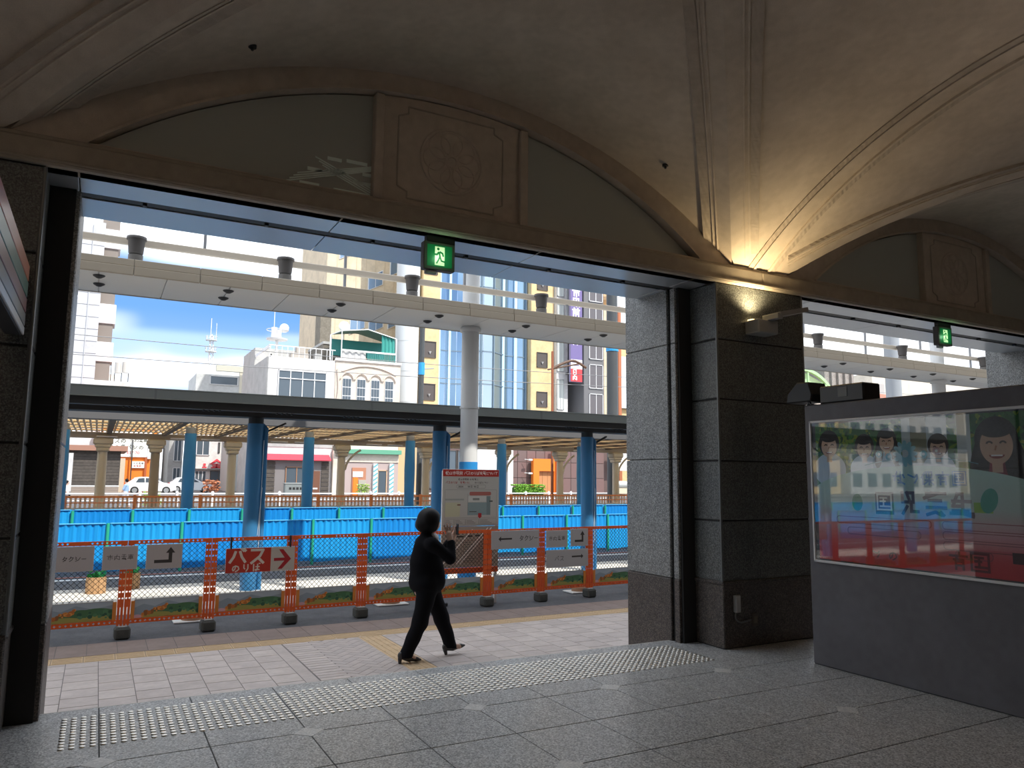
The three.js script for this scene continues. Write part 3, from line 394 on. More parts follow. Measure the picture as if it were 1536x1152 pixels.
// ---------------------------------------------------------------- orange barricade in front
const fz = (x) => -10.2 - 0.045 * x, FT = -Math.atan(-0.045);
const turnF = Math.atan(0.045);
function drilled(w, h, d, holes, r) { const s = shape([[-w / 2, -h / 2], [w / 2, -h / 2], [w / 2, h / 2], [-w / 2, h / 2]]); for (const [x, y] of holes) { const p = new THREE.Path(); p.absarc(x, y, r, 0, Math.PI * 2, true); s.holes.push(p); } return ext(s, d, 0, 3).translate(0, 0, -d / 2); }
{
  const xs = [-0.62, 0.37, 1.31, 2.31, 3.27, 4.20, 5.24, 6.20, 7.14, 8.10, 9.06];
  const netMat = M([0.035, 0.03, 0.03], 0.8);
  const scenery = print(512, 160, (x, w, h) => { // landscape print: hills, orchards, sky
    x.fillStyle = '#b4c0ca'; x.fillRect(0, 0, w, h); x.fillStyle = '#98a6b2'; x.beginPath(); x.moveTo(0, 70); x.lineTo(70, 40); x.lineTo(160, 66); x.lineTo(260, 22); x.lineTo(380, 60); x.lineTo(512, 30); x.lineTo(512, 160); x.lineTo(0, 160); x.fill();
    x.fillStyle = '#4f7a52'; x.beginPath(); x.moveTo(40, 160); x.quadraticCurveTo(200, 40, 330, 60); x.quadraticCurveTo(430, 40, 512, 70); x.lineTo(512, 160); x.fill();
    x.fillStyle = '#a8a458'; x.beginPath(); x.moveTo(0, 160); x.quadraticCurveTo(120, 90, 300, 130); x.quadraticCurveTo(420, 100, 512, 128); x.lineTo(512, 160); x.fill();
    const r = rng(9); for (let i = 0; i < 46; i++) { const a = 60 + r() * 200, b = 130 - (a - 60) * 0.32 + (r() - 0.5) * 34; x.fillStyle = ['#e08a3c', '#c87434', '#9a6434', '#eca050'][Math.floor(r() * 4)]; x.beginPath(); x.arc(a, b, 6 + r() * 9, 0, 7); x.fill(); }
    for (let i = 0; i < 26; i++) { x.fillStyle = ['#4c7c58', '#35604a', '#5a8c62'][Math.floor(r() * 3)]; x.beginPath(); x.arc(280 + r() * 230, 80 + r() * 55, 8 + r() * 12, 0, 7); x.fill(); }
    x.fillStyle = '#dcb4c0'; x.beginPath(); x.ellipse(24, 150, 34, 20, 0, 0, 7); x.fill();
  });
  let n = 0;
  const words = ['first', 'second', 'third', 'fourth', 'fifth', 'sixth', 'seventh', 'eighth', 'ninth', 'tenth'];
  for (let i = 0; i + 1 < xs.length; i++) {
    const a = xs[i], b = xs[i + 1], w = b - a, t = thing('barricade_panel', i === 0 ? 'orange barricade panel at the left pillar behind the タクシー sign'.replace('タクシー', 'taxi') : `orange mesh barricade panel, ${words[i]} from the left pillar`, 'barricade', [a, G, fz(a)], turnF, 'orange barricade panels');
    const holes = []; for (let k = 0; k < 9; k++) holes.push([-0.016, 0.12 + k * 0.075 - 0.36], [0.018, 0.12 + k * 0.075 - 0.36]);
    for (const [nm, x] of [['post', 0.036], ['post', w - 0.036]]) obj(nm, [drilled(0.066, 0.76, 0.02, holes.map(([p, q]) => [p, q - 0.04]), 0.012).translate(x, 0.735, 0), bx(x - 0.03, x - 0.006, 0.147, 0.36, -0.012, 0.012), bx(x + 0.006, x + 0.03, 0.147, 0.36, -0.012, 0.012)], mat.orange, t);
    const hh = []; for (let k = 0; k < 6; k++) hh.push([-w / 2 + 0.12 + k * 0.05, 0], [w / 2 - 0.12 - k * 0.05, 0]);
    obj('top_rail', drilled(w - 0.005, 0.045, 0.022, hh, 0.012).translate(w / 2, 1.10, 0), mat.orange, t);
    const hb = []; for (let k = 0; k < 16; k++) hb.push([-w / 2 + 0.08 + k * (w - 0.16) / 15, 0]);
    obj('bottom_rail', drilled(w - 0.005, 0.05, 0.022, hb, 0.012).translate(w / 2, 0.19, 0), mat.orange, t);
    for (const sx of [0.075, w - 0.115]) obj('stile', bx(sx, sx + 0.04, 0.2, 0.42, -0.01, 0.01), M([0.75, 0.25, 0.04], 0.6), t);
    const net = [], y0 = 0.44, y1 = 1.08, x0 = 0.07, x1 = w - 0.07, st = 0.062;
    for (let c = x0 - (y1 - y0); c < x1; c += st) for (const s of [1, -1]) { let pa = Math.max(x0, c), pb = Math.min(x1, c + (y1 - y0)); if (pb - pa < 0.02) continue; const ya = y0 + (pa - c), yb = y0 + (pb - c), f = (y) => s > 0 ? y : y0 + y1 - y; net.push(bar([pa, f(ya), s * 0.002], [pb, f(yb), s * 0.002], 0.0045, 0.004)); }
    obj('mesh_net', net, netMat, t).userData = { kind: 'stuff' };
    obj('picture_board', bx(0.11, w - 0.11, 0.215, 0.435, -0.016, -0.006, 0.002), M([0.5, 0.45, 0.4], 0.7), t);
    sheet('picture_print', w - 0.23, 0.21, scenery, t, [w / 2, 0.325, -0.0045]);
    n++;
  }
  const src = scene.getObjectByName('barricade_panel_001'), sw = xs[2] - xs[1];
  for (let i = 1; i <= 10; i++) { const x = xs[0] - i * (sw + 0.004); copyOf(src, [x, G, fz(x)], turnF, 'orange barricade panel continuing left, out of sight behind the dark pillar'); }
  const nth = ['at the left pillar', 'below the taxi and tram notices', 'left of the red bus sign', 'below the arrow end of the red bus sign', 'right of the red bus sign', 'behind the walking woman', 'in front of the notice board', 'below the left-arrow notice', 'below the right-arrow notice', 'nearest the granite pillar', 'behind the granite pillar'];
  xs.forEach((x, i) => { const t = thing('concrete_weight', `concrete foot block of the barricade ${nth[i]}`, 'concrete block', [x, G, fz(x)], turnF, 'barricade foot blocks'); obj('block', [bx(-0.085, 0.085, 0, 0.13, -0.09, 0.09, 0.02)], M([0.30, 0.30, 0.29], 0.95, { map: texConcrete }), t); obj('socket_lip', bx(-0.05, 0.05, 0.128, 0.145, -0.05, 0.05, 0.008), M([0.45, 0.45, 0.44], 0.9), t); });
  const base = [[1.22, -11.05, 'white base plate behind the barricade near the red bus sign'], [4.0, -11.2, 'white base plate on the asphalt behind the walking woman'], [7.3, -11.05, 'white base plate on the asphalt near the granite pillar']];
  for (const [x, z, l] of base) { const t = thing('base_plate', l, 'base plate', [x, G, z]); obj('plate', bx(-0.24, 0.24, 0, 0.02, -0.16, 0.16, 0.006), mat.offWhite, t); obj('socket', lathe([[0.14, 0.02], [0.14, 0.075], [0.11, 0.10], [0.0, 0.10]], 16), M([0.35, 0.2, 0.12], 0.8), t); }
}
// notices hung on the barricade
function notice(label, x0, x1, y0, y1, w, draw, off = 0.028, bg = '#b9b0ad') {
  const cx = (x0 + x1) / 2, t = thing('notice_sheet', label, 'notice', [cx, (y0 + y1) / 2, fz(cx) + off], turnF), W = x1 - x0, H = y1 - y0;
  obj('board', bx(-W / 2, W / 2, -H / 2, H / 2, -0.008, 0, 0.003), mat.paper, t);
  sheet('print', W - 0.006, H - 0.006, print(w, Math.round(w * H / W), (c, a, b) => { c.fillStyle = bg; c.fillRect(0, 0, a, b); draw(c, a, b); }, {}, 0.7), t, [0, 0, 0.0022]); return t;
}
const ink = (c) => { c.strokeStyle = '#39332f'; c.fillStyle = '#39332f'; };
const arrowH = (c, x0, x1, y, s) => { const d = Math.sign(x1 - x0); c.fillRect(Math.min(x0, x1 - d * s), y - s * 0.32, Math.abs(x1 - d * s - x0), s * 0.64); c.beginPath(); c.moveTo(x1, y); c.lineTo(x1 - d * s * 1.1, y - s); c.lineTo(x1 - d * s * 1.1, y + s); c.fill(); };
const arrowUp = (c, a, b) => { c.fillRect(a * 0.22, b * 0.64, a * 0.50, b * 0.13); c.fillRect(a * 0.62, b * 0.34, a * 0.10, b * 0.40); c.beginPath(); c.moveTo(a * 0.67, b * 0.12); c.lineTo(a * 0.54, b * 0.36); c.lineTo(a * 0.80, b * 0.36); c.fill(); };
notice('grey taxi notice sheet hanging left of the tram notice', -0.375, 0.025, 0.59, 0.875, 300, (c, a, b) => { ink(c); strokes(c, 'タクシー', a * 0.2, b * 0.4, 44, 5, 1.1); });
notice('grey tram notice sheet hanging across the second barricade post', 0.112, 0.48, 0.59, 0.862, 300, (c, a, b) => { ink(c); strokes(c, '市内電車', a * 0.12, b * 0.36, 54, 4, 1.1); });
notice('grey sheet with bent up arrow at the left barricade', 0.572, 0.97, 0.58, 0.87, 256, (c, a, b) => { ink(c); arrowUp(c, a, b); });
notice('grey sheet with left arrow and taxi lettering', 5.29, 6.15, 0.625, 0.90, 512, (c, a, b) => { ink(c); arrowH(c, a * 0.42, a * 0.14, b * 0.45, 24); strokes(c, 'タクシー', a * 0.58, b * 0.3, 50, 5, 1.05); }, 0.028, '#b6b3b3');
notice('small grey tram notice sheet right of the left-arrow sheet', 6.28, 6.69, 0.615, 0.88, 300, (c, a, b) => { ink(c); strokes(c, '市内電車', a * 0.12, b * 0.34, 54, 4, 1.1); }, 0.028, '#b6b3b3');
notice('small grey sheet with bent up arrow near the pillar', 6.754, 7.10, 0.62, 0.895, 256, (c, a, b) => { ink(c); arrowUp(c, a, b); }, 0.028, '#b6b3b3');
notice('wide grey sheet with bus lettering and right arrow', 6.285, 7.10, 0.30, 0.575, 512, (c, a, b) => { ink(c); strokes(c, 'バス', a * 0.2, b * 0.36, 50, 4, 1.2); arrowH(c, a * 0.60, a * 0.88, b * 0.42, 24); }, 0.028, '#b6b3b3');
{
  const t = thing('bus_sign', 'red and white bus boarding sign with right-pointing arrow', 'sign', [1.905, 0.635, fz(1.905) + 0.04], turnF), W = 0.86, H = 0.305;
  obj('board', bx(-W / 2, W / 2, -H / 2, H / 2, -0.012, 0, 0.003), mat.paper, t);
  sheet('print', W - 0.004, H - 0.004, print(860, 305, (c, a, b) => {
    c.fillStyle = '#b9321f'; c.fillRect(0, 0, a, b); c.fillStyle = '#c2b9ae'; c.fillRect(a * 0.645, 0, a * 0.355, b);
    c.strokeStyle = '#d9cdc0'; strokes(c, 'バス', 52, 8, 200, 33, 1.22); strokes(c, 'のりば', 75, 200, 98, 15, 1.32);
    c.fillStyle = '#a81c26'; c.fillRect(595, 140, 160, 38); c.beginPath(); c.moveTo(655, 30); c.lineTo(710, 30); c.lineTo(815, 158); c.lineTo(700, 282); c.lineTo(645, 282); c.lineTo(745, 158); c.fill();
  }), t, [0, 0, 0.002]);
  obj('clip', [bx(-0.38, -0.36, H / 2 - 0.01, H / 2 + 0.14, -0.02, 0.002), bx(0.36, 0.38, H / 2 - 0.01, H / 2 + 0.14, -0.02, 0.002)], mat.darkMetal, t);
}
{ // large notice board standing behind the barricade
  const t = thing('notice_board', 'tall bus stop change notice board with map behind the barricade', 'notice board', [5.04, G, -10.62]), W = 0.955;
  obj('board', bx(-W / 2, W / 2, 1.17, 2.025, -0.015, 0, 0.004), mat.offWhite, t);
  sheet('print', W - 0.01, 0.845, print(1000, 885, (c, a, b) => {
    c.fillStyle = '#c3c1b9'; c.fillRect(0, 0, a, b); c.fillStyle = '#bb2f22'; c.fillRect(0, 0, a, 108); c.strokeStyle = '#f0e2dc'; strokes(c, '松山市駅前', 44, 28, 60, 8, 1.02); strokes(c, 'バスのりば変更について', 372, 28, 56, 8, 0.98);
    c.strokeStyle = '#4a3838'; strokes(c, '松山市駅前', 270, 138, 34, 4, 1.1); strokes(c, 'の変更に', 470, 138, 34, 4, 1.2); c.strokeStyle = '#a03028'; strokes(c, 'バスのりば', 50, 186, 38, 5, 1.1); strokes(c, '変更いに', 300, 186, 38, 5, 1.15); c.strokeStyle = '#4a3838'; strokes(c, 'のりばについ', 560, 186, 38, 4, 1.1);
    c.lineWidth = 3; c.strokeStyle = '#6a6460'; c.beginPath(); c.roundRect(240, 240, 520, 56, 26); c.stroke(); c.fillStyle = '#3c3430'; c.font = 'bold 40px sans-serif'; c.fillText('2024', 268, 283); c.fillText('10', 432, 283); c.fillText('16', 540, 283); c.strokeStyle = '#3c3430'; strokes(c, '月', 486, 252, 36, 4); strokes(c, '日', 596, 252, 36, 4);
    c.strokeStyle = '#6f6f68'; c.lineWidth = 3; c.strokeRect(40, 320, 920, 440); c.fillStyle = '#c9c8a8'; c.fillRect(44, 520, 260, 220); c.fillStyle = '#a4a7a0'; c.fillRect(44, 460, 330, 26); c.fillStyle = '#8fa3a4'; c.fillRect(440, 520, 400, 200); c.fillStyle = '#7d8f90'; c.fillRect(780, 420, 70, 300); c.fillStyle = '#b46a60'; c.beginPath(); c.roundRect(470, 350, 390, 60, 24); c.fill(); c.fillStyle = '#6c6c68'; c.fillRect(440, 380, 4, 340); c.fillStyle = '#d6d6cf'; c.fillRect(450, 420, 320, 90); c.fillStyle = '#8c8f88'; c.fillRect(530, 450, 120, 36); c.fillStyle = '#7a4a40'; c.fillRect(256, 548, 60, 18); c.fillStyle = '#505450'; c.fillRect(470, 660, 130, 12); c.fillRect(830, 490, 60, 22);
    c.fillStyle = '#b3262a'; c.fillRect(630, 690, 60, 52); c.beginPath(); c.moveTo(622, 740); c.lineTo(698, 740); c.lineTo(660, 774); c.fill();
    c.strokeStyle = '#75716a'; for (const [p, q] of [[40, 200], [210, 400], [410, 640], [650, 960]]) { c.strokeRect(p, 782, q - p, 84); c.fillStyle = '#6c6862'; for (let k = 0; k < 3; k++) c.fillRect(p + 14, 798 + k * 22, (q - p) * (0.45 + 0.12 * k), 6); }
  }), t, [0, 1.5975, 0.002]);
  obj('lower_board', bx(-W / 2, W / 2, 0.56, 1.165, -0.015, 0, 0.004), M([0.62, 0.55, 0.47], 0.7), t);
  sheet('lower_print', W - 0.01, 0.595, print(500, 312, (c, a, b) => { c.fillStyle = '#b9a898'; c.fillRect(0, 0, a, b); c.fillStyle = '#3f3630'; c.fillRect(130, 70, 60, 12); c.fillRect(210, 68, 56, 12); c.fillRect(290, 66, 60, 12); c.fillStyle = '#6b5f56'; const r = rng(4); for (let i = 0; i < 26; i++) c.fillRect(30 + (i % 3) * 150 + r() * 20, 120 + Math.floor(i / 3) * 18, 60 + r() * 50, 4); c.strokeStyle = '#9a6a5a'; c.lineWidth = 3; c.strokeRect(20, 108, 150, 170); c.strokeRect(190, 108, 140, 170); }), t, [0, 0.8625, 0.002]);
  for (const s of [-1, 1]) obj('post', bx(s * (W / 2 - 0.03) - 0.02, s * (W / 2 - 0.03) + 0.02, 0, 2.0, -0.06, -0.016, 0.004), mat.white, t);
  obj('cross_bar', bx(-W / 2, W / 2, 0.47, 0.55, -0.05, 0.0, 0.004), mat.orange, t); for (const [p, q] of [[[-0.46, 0.62], [0.02, 1.12]], [[-0.24, 0.62], [0.28, 1.14]], [[-0.18, 0.62], [0.34, 1.14]], [[0.26, 0.58], [0.46, 0.80]]]) obj('diagonal_brace', rod([...p, 0.03], [...q, 0.03], 0.007, 6), M([0.85, 0.74, 0.68], 0.5), t);
  for (const q of [-0.4, 0.4]) obj('foot', bx(q - 0.06, q + 0.06, 0, 0.05, -0.28, -0.02, 0.01), mat.darkMetal, t);
}
// planters in the closed roadway
for (const [x, z, l] of [[0.09, -14.2, 'round wooden planter with green plant behind the tram notice'], [0.60, -14.55, 'round wooden planter half hidden by the barricade post']]) {
  const t = thing('planter_tub', l, 'planter', [x, G, z]); for (let i = 0; i < 12; i++) { const a = i / 12 * Math.PI * 2; const g = obj('stave', bx(-0.035, 0.035, 0, 0.26, -0.012, 0.012, 0.004), mat.wood, t); g.position.set(0.135 * Math.cos(a), 0, 0.135 * Math.sin(a)); g.rotation.y = -a + Math.PI / 2; }
  obj('soil', cyl(0, 0.02, 0.22, 0, 0.125, 0.13, 14), M([0.08, 0.05, 0.03], 0.95), t); const r = rng(12 + x * 10), lf = []; for (let i = 0; i < 60; i++) { const a = r() * 6.28, q = r() * 0.13, g = new THREE.PlaneGeometry(0.05, 0.03); g.rotateX(-1.2 + r() * 1.4).rotateY(a).translate(q * Math.cos(a), 0.24 + r() * 0.1, q * Math.sin(a)); lf.push(g); } const f = obj('foliage', lf, M([0.05, 0.5, 0.14], 0.8, { side: THREE.DoubleSide }), t); f.userData = { kind: 'stuff' };
}
// ---------------------------------------------------------------- blue sheeting round the works, two rows
function blueSheet(W, H, seed) { // pleated sheet with real folds
  const n = 84, P = [], I = [], r = rng(seed), ph = r() * 6, k1 = 62 + r() * 18, k2 = 105 + r() * 30;
  for (let s = 0; s < 2; s++) for (let i = 0; i <= n; i++) for (let j = 0; j <= 6; j++) { const x = W * i / n, v = j / 6, f = 0.35 + 0.65 * v; P.push(x, H * v + (j === 6 ? 0.008 * Math.sin(k2 * x + ph) : j === 0 ? 0.02 * Math.sin(5 * x + ph) : 0), (0.015 * Math.sin(k1 * x + ph + v * 0.7) + 0.007 * Math.sin(k2 * x + 2 * ph)) * f - s * 0.004); }
  const m = (n + 1) * 7; for (let i = 0; i < n; i++) for (let j = 0; j < 6; j++) { const a = i * 7 + j, b = a + 7; I.push(a, b, b + 1, a, b + 1, a + 1, m + a, m + b + 1, m + b, m + a, m + a + 1, m + b + 1); }
  const g = new THREE.BufferGeometry(); g.setAttribute('position', new THREE.BufferAttribute(new Float32Array(P), 3)); g.setIndex(I); g.computeVertexNormals(); return g;
}
{
  const bl = [M([0.006, 0.42, 0.93], 0.5, { transmission: 0.25, thickness: 0 }), M([0.003, 0.35, 0.88], 0.5, { transmission: 0.25, thickness: 0 }), M([0.012, 0.47, 0.95], 0.5, { transmission: 0.25, thickness: 0 })], gs = [1, 2, 3].map((s) => join(blueSheet(1.0, 1, s)));
  for (const [row, z0, h, w, x0, n, where] of [['front', -16.8, 0.96, 1.32, -16.92, 24, 'lower blue pleated sheet of the works fence facing the barricade'], ['back', -18.1, 1.17, 1.1, -16.9, 31, 'taller blue sheet panel of the rear works fence']]) for (let i = 0; i < n; i++) {
    const x = x0 + i * w, t = thing(row === 'front' ? 'tarpaulin_fence' : 'works_fence', where, 'fence', [x, G, z0 - (row === 'front' ? 0.02 * Math.max(0, i - 11) : 0)], 0, row === 'front' ? 'front row of blue sheeting' : 'rear row of blue sheeting');
    const s = obj('sheet', gs[i % 3], bl[(i * 2 + (row === 'front' ? 0 : 1)) % 3], t, true); s.scale.set(w - 0.008, h - (row === 'front' ? 0.06 : 0), row === 'front' ? 1 : 0.45); s.position.y = row === 'front' ? 0.06 : 0;
    obj('post', [cyl(0, 0, h + (row === 'front' ? 0.0 : -0.02), 0.055, 0.03, 0.03, 12)], mat.green, t); obj('top_hem', bx(0.035, w - 0.04, h - 0.015, h + 0.004, -0.025, 0.028, 0.004), M([0.10, 0.50, 0.88], 0.5), t);
  }
}
// ---------------------------------------------------------------- roofs over the stops
{ // flat white canopy on round columns
  const t = thing('bus_canopy', 'long flat white canopy with tan fascia above the bus lanes', 'canopy', [0, 4.45, -12.22]);
  obj('slab', bx(-14, 46, 0.02, 0.19, -0.71, 0.70), mat.canopy, t);
  for (let i = -9; i < 28; i++) { const a = 0.68 + i * 1.71 - 0.855, pm = mat.canopy; for (let h = 0; h < 2; h++) obj('soffit_panel', bx(a + h * 0.855 + 0.005, a + (h + 1) * 0.855 - 0.005, 0, 0.03, -0.72, 0.68, 0.004), pm, t); }
  for (let i = -16; i < 52; i++) obj('fascia_panel', [bx(0.25 + i * 0.855 + 0.004, 0.25 + (i + 1) * 0.855 - 0.004, -0.02, 0.10, 0.685, 0.735, 0.006), bx(0.25 + i * 0.855 + 0.003, 0.25 + (i + 1) * 0.855 - 0.003, 0.105, 0.205, 0.68, 0.72, 0.006)], mat.fascia, t);
  obj('rear_fascia', bx(-14, 46, -0.01, 0.2, -0.74, -0.71, 0.006), mat.fascia, t);
  for (let i = -3; i < 13; i++) { const x = -0.17 + i * 1.71; for (const z of [0.38, -0.15]) obj('downlight', lathe([[0, -0.045], [0.03, -0.04], [0.075, -0.012], [0.08, 0]], 14).translate(x, 0, z), mat.darkMetal, t); }
  const r = thing('canopy_rail', 'pale tubular rail with stanchions running above the white canopy', 'rail', [0, 4.64, -12.2]);
  obj('rail_beam', [bx(-14, 46, 0.40, 0.50, -0.04, 0.04, 0.012)], M([0.60, 0.52, 0.42], 0.5), r);
  for (let i = -5; i < 20; i++) obj('stanchion', bx(1.21 + i * 2.19 - 0.02, 1.21 + i * 2.19 + 0.02, i % 2 ? 0.02 : 0.49, 1.25, -0.02, 0.02), M([0.3, 0.31, 0.33], 0.5), r);
  [0.27, 2.39, 4.52, 7.09, 14.6, 17.7, 21.2].forEach((x, i) => {
    const f = thing('canopy_floodlight', ['leftmost drum floodlight on the canopy rail beside the white tower', 'drum floodlight on the canopy rail left of the beige tower', 'drum floodlight on the canopy rail below the exit sign', 'drum floodlight on the canopy rail right of the white column', 'drum floodlight above the poster wall, nearest the lit pillar', 'drum floodlight above the poster wall, left of the white column', 'drum floodlight above the poster wall, right of the exit sign'][i], 'floodlight', [x, 4.645, -12.01], 0, 'drum floodlights on the canopy');
    obj('drum', lathe([[0, 0.2], [0.085, 0.2], [0.1, 0.24], [0.115, 0.42], [0.135, 0.43], [0.135, 0.47], [0.0, 0.48]], 18), M([0.10, 0.09, 0.085], 0.5, { metalness: 0.3 }), f); obj('yoke', [bx(-0.012, 0.012, 0, 0.22, 0.02, 0.05)], mat.darkMetal, f); obj('cowl', lathe([[0.1, 0.0], [0.1, 0.2], [0.09, 0.2]], 18), M([0.13, 0.12, 0.11], 0.5), f);
  });
}
for (const [x, z, r, top, l, base] of [[5.87, -12.5, 0.16, 8.5, 'tall white round column rising through the canopy behind the notice board', true], [19.9, -12.5, 0.17, 8.5, 'white round canopy column seen above the poster wall', true], [25.9, -18.0, 0.28, 9.5, 'grey blue round column further back above the poster wall', false]]) {
  const t = thing('round_column', l, 'column', [x, G, z]); obj('shaft', cyl(0, base ? 2.18 : 0, top, 0, r, r * 0.97, 32), base ? mat.colWhite : M([0.35, 0.38, 0.42], 0.5), t);
  if (base) { obj('blue_wrap', cyl(0, 0.0, 2.18, 0, r + 0.006, r + 0.006, 32), M([0.02, 0.27, 0.66], 0.5), t); obj('collar', lathe([[r, 4.55], [r + 0.035, 4.56], [r + 0.035, 4.62], [r, 4.66]], 32), mat.colWhite, t); obj('ring', cyl(0, 3.14, 3.17, 0, r + 0.02, r + 0.02, 24), mat.colWhite, t); }
}
{ // lower awning with gutter, on blue wrapped posts
  const t = thing('bus_awning', 'dark lower awning with grey green gutter on blue posts', 'awning', [0, 2.765, -13.75]);
  obj('gutter', [bx(-14, 40, 0.085, 0.235, 0.92, 1.02, 0.012), bx(-14, 40, 0.225, 0.245, 0.9, 1.03, 0.004)], mat.gutter, t);
  for (let i = 0; i < 16; i++) { const x = -13 + i * 3.42; obj('gutter_joint', bx(x, x + 0.03, 0.08, 0.24, 1.015, 1.026), M([0.22, 0.24, 0.24], 0.6), t); }
  obj('roof_sheet', [bx(-14, 40, 0.14, 0.17, -0.75, 0.93)], M([0.16, 0.16, 0.16], 0.7), t);
  obj('edge_beam', [bx(-14, 40, -0.03, 0.09, 0.72, 0.88, 0.006), bx(-14, 40, -0.03, 0.1, -0.75, -0.65, 0.006), bx(-14, 40, -0.08, 0.10, 0.1, 0.3, 0.006)], mat.darkPanel, t);
  for (let i = 0; i < 31; i++) { const x = -13 + i * 1.71; obj('purlin', bx(x, x + 0.06, 0.0, 0.14, -0.7, 0.8), mat.darkPanel, t); }
  const clips = []; for (let i = 0; i < 40; i++) { const x = -10 + i * 1.14; for (let k = 0; k < 4; k++) clips.push(bx(x + k * 0.08, x + k * 0.08 + 0.03, -0.05, -0.03, 0.76, 0.82)); } obj('lamp_clip', clips, mat.black, t);
  [[2.33, 'left'], [5.74, 'middle'], [9.15, 'right'], [-1.09, 'hidden'], [-4.51, 'hidden'], [-7.93, 'hidden'], [-11.35, 'hidden'], [12.56, 'far']].forEach(([x, w]) => {
    const p = thing('awning_post', { left: 'blue wrapped awning post behind the red bus sign', middle: 'blue wrapped awning post left of the notice board', right: 'blue wrapped awning post left of the granite pillar', hidden: 'blue wrapped awning post behind the left pillar', far: 'blue wrapped awning post behind the granite pillar' }[w], 'post', [x, G, -13.55], 0, 'blue awning posts');
    obj('shaft', cyl(0, 0, 2.885, 0, 0.125, 0.125, 28), M([0.03, 0.035, 0.04], 0.5), p); obj('blue_wrap', lathe([[0.128, 0.0], [0.140, 0.3], [0.134, 1.1], [0.139, 1.9], [0.132, 2.5], [0.136, 2.78]], 28), mat.bluePost, p);
    obj('drain_pipe', [rod([0.165, 0.0, 0.03], [0.165, 2.72, 0.03], 0.042, 12), rod([0.165, 2.7, 0.03], [0.06, 2.8, 0.02], 0.04, 10)], mat.bluePost, p); obj('tie_cord', [rod([0.12, 0.6, 0.09], [0.13, 2.5, 0.085], 0.006, 5), rod([0.09, 0.9, 0.11], [0.135, 1.7, 0.10], 0.005, 5), bar([-0.13, 0.32, 0.06], [0.14, 0.58, 0.06], 0.008), bar([0.14, 0.32, 0.07], [-0.05, 0.52, 0.12], 0.008)], M([0.7, 0.8, 0.88], 0.6), p);
    obj('bracket', bar([0.12, 2.62, 0], [0.5, 2.81, 0], 0.03, 0.05), mat.darkPanel, p);
  });
}
{ // lattice-roofed shelter behind
  const t = thing('lattice_shelter', 'shelter roof of cream lattice panels between brown beams behind the works', 'shelter', [0, 2.8, -17]);
  obj('front_beam', [bx(-18, 23, -0.03, 0.20, -0.1, 0.08, 0.008), bx(-18, 23, 0.0, 0.30, -0.12, -0.1)], M([0.10, 0.10, 0.105], 0.6), t);
  obj('rear_beam', [bx(-18, 23, -0.14, 0.02, -6.4, -6.2, 0.01)], mat.creamPost, t);
  const bm = M([0.20, 0.15, 0.11], 0.7), lath = M([0.78, 0.60, 0.38], 0.8, { transmission: 0.3, thickness: 0 });
  for (let i = 0; i < 22; i++) { const x = -6.6 + i * 1.36; obj('rafter', bx(x - 0.06, x + 0.06, -0.03, 0.12, -6.3, -0.1, 0.006), bm, t); }
  for (let i = 0; i < 21; i++) { const x = -6.6 + i * 1.36 + 0.07, g = []; for (let k = 0; k < 11; k++) g.push(bx(x + 0.02 + k * 0.119, x + 0.06 + k * 0.119, 0.02, 0.05, -6.2, -0.1)); for (let k = 0; k < 6; k++) g.push(bx(x, x + 1.22, 0.05, 0.08, -6.2 + k * 1.16, -5.8 + k * 1.16)); obj('lattice_panel', g, lath, t); }
  obj('roof_membrane', bx(-18, 23, 0.125, 0.13, -6.3, -0.1), M([1.0, 0.95, 0.80], 0.9, { transmission: 0.95, thickness: 0 }), t);
  const tubes = [-0.1, 1.7, 2.5, 4.4, 5.1, 7.3, 8.0, 11.0, 13.2, 15]; tubes.forEach((x) => obj('strip_light', bx(x, x + 0.5, -0.12, -0.08, -6.1, -6.02, 0.01), M([0.85, 0.86, 0.86], 0.5), t));
  [-0.72, 1.85, 4.6, 7.29, 10.05, 12.75, 15.5].forEach((x, i) => { const p = thing('shelter_post', ['blue wrapped shelter post at the left pillar edge', 'blue wrapped shelter post right of the white car', 'blue wrapped shelter post in front of the red shop awning', 'blue wrapped shelter post right of the striped door posts', 'blue wrapped shelter post beside the orange entrance', 'blue wrapped shelter post behind the right awning post', 'blue wrapped shelter post hidden by the granite pillar'][i], 'post', [x, G, -19.2], 0, 'blue shelter posts'); obj('shaft', cyl(0, 0, 3.0, 0, 0.11, 0.11, 20), M([0.3, 0.3, 0.3], 0.6), p); obj('blue_wrap', lathe([[0.125, 0], [0.138, 0.6], [0.130, 1.4], [0.142, 2.1], [0.128, 2.7], [0.131, 2.86]], 24), M([0.06, 0.29, 0.58], 0.45), p); });
  [0.07, 1.36, 3.37, 6.57, 9.36, 12.2, 14.5, 16.94].forEach((x, i) => { const p = thing('cream_column', ['cream column with square capital in front of the brown building', 'brown cream column in front of the white car', 'cream column with square capital left of the grey wall', 'cream bracketed column in front of the pink shop', 'cream bracketed column left of the notice board', 'cream column behind the notice board', 'cream bracketed column right of the orange entrance', 'cream column beside the meter boxes'][i], 'column', [x, G, -23.2], 0, 'cream shelter columns'); obj('shaft', cyl(0, 0, 2.72, 0, 0.14, 0.115, 20), i === 1 ? M([0.33, 0.27, 0.2], 0.6) : mat.creamPost, p); obj('capital', [bx(-0.16, 0.16, 2.5, 2.62, -0.16, 0.16, 0.03), bx(-0.24, 0.24, 2.68, 2.86, -0.2, 0.2, 0.04), bx(-0.19, 0.19, 2.6, 2.7, -0.18, 0.18, 0.03)], mat.creamPost, p); if (i >= 3) obj('bracket', tube([[0.12, 2.1, 0], [0.2, 2.35, 0], [0.42, 2.6, 0], [0.6, 2.72, 0]], 0.035, 14, 6), mat.creamPost, p); });
}
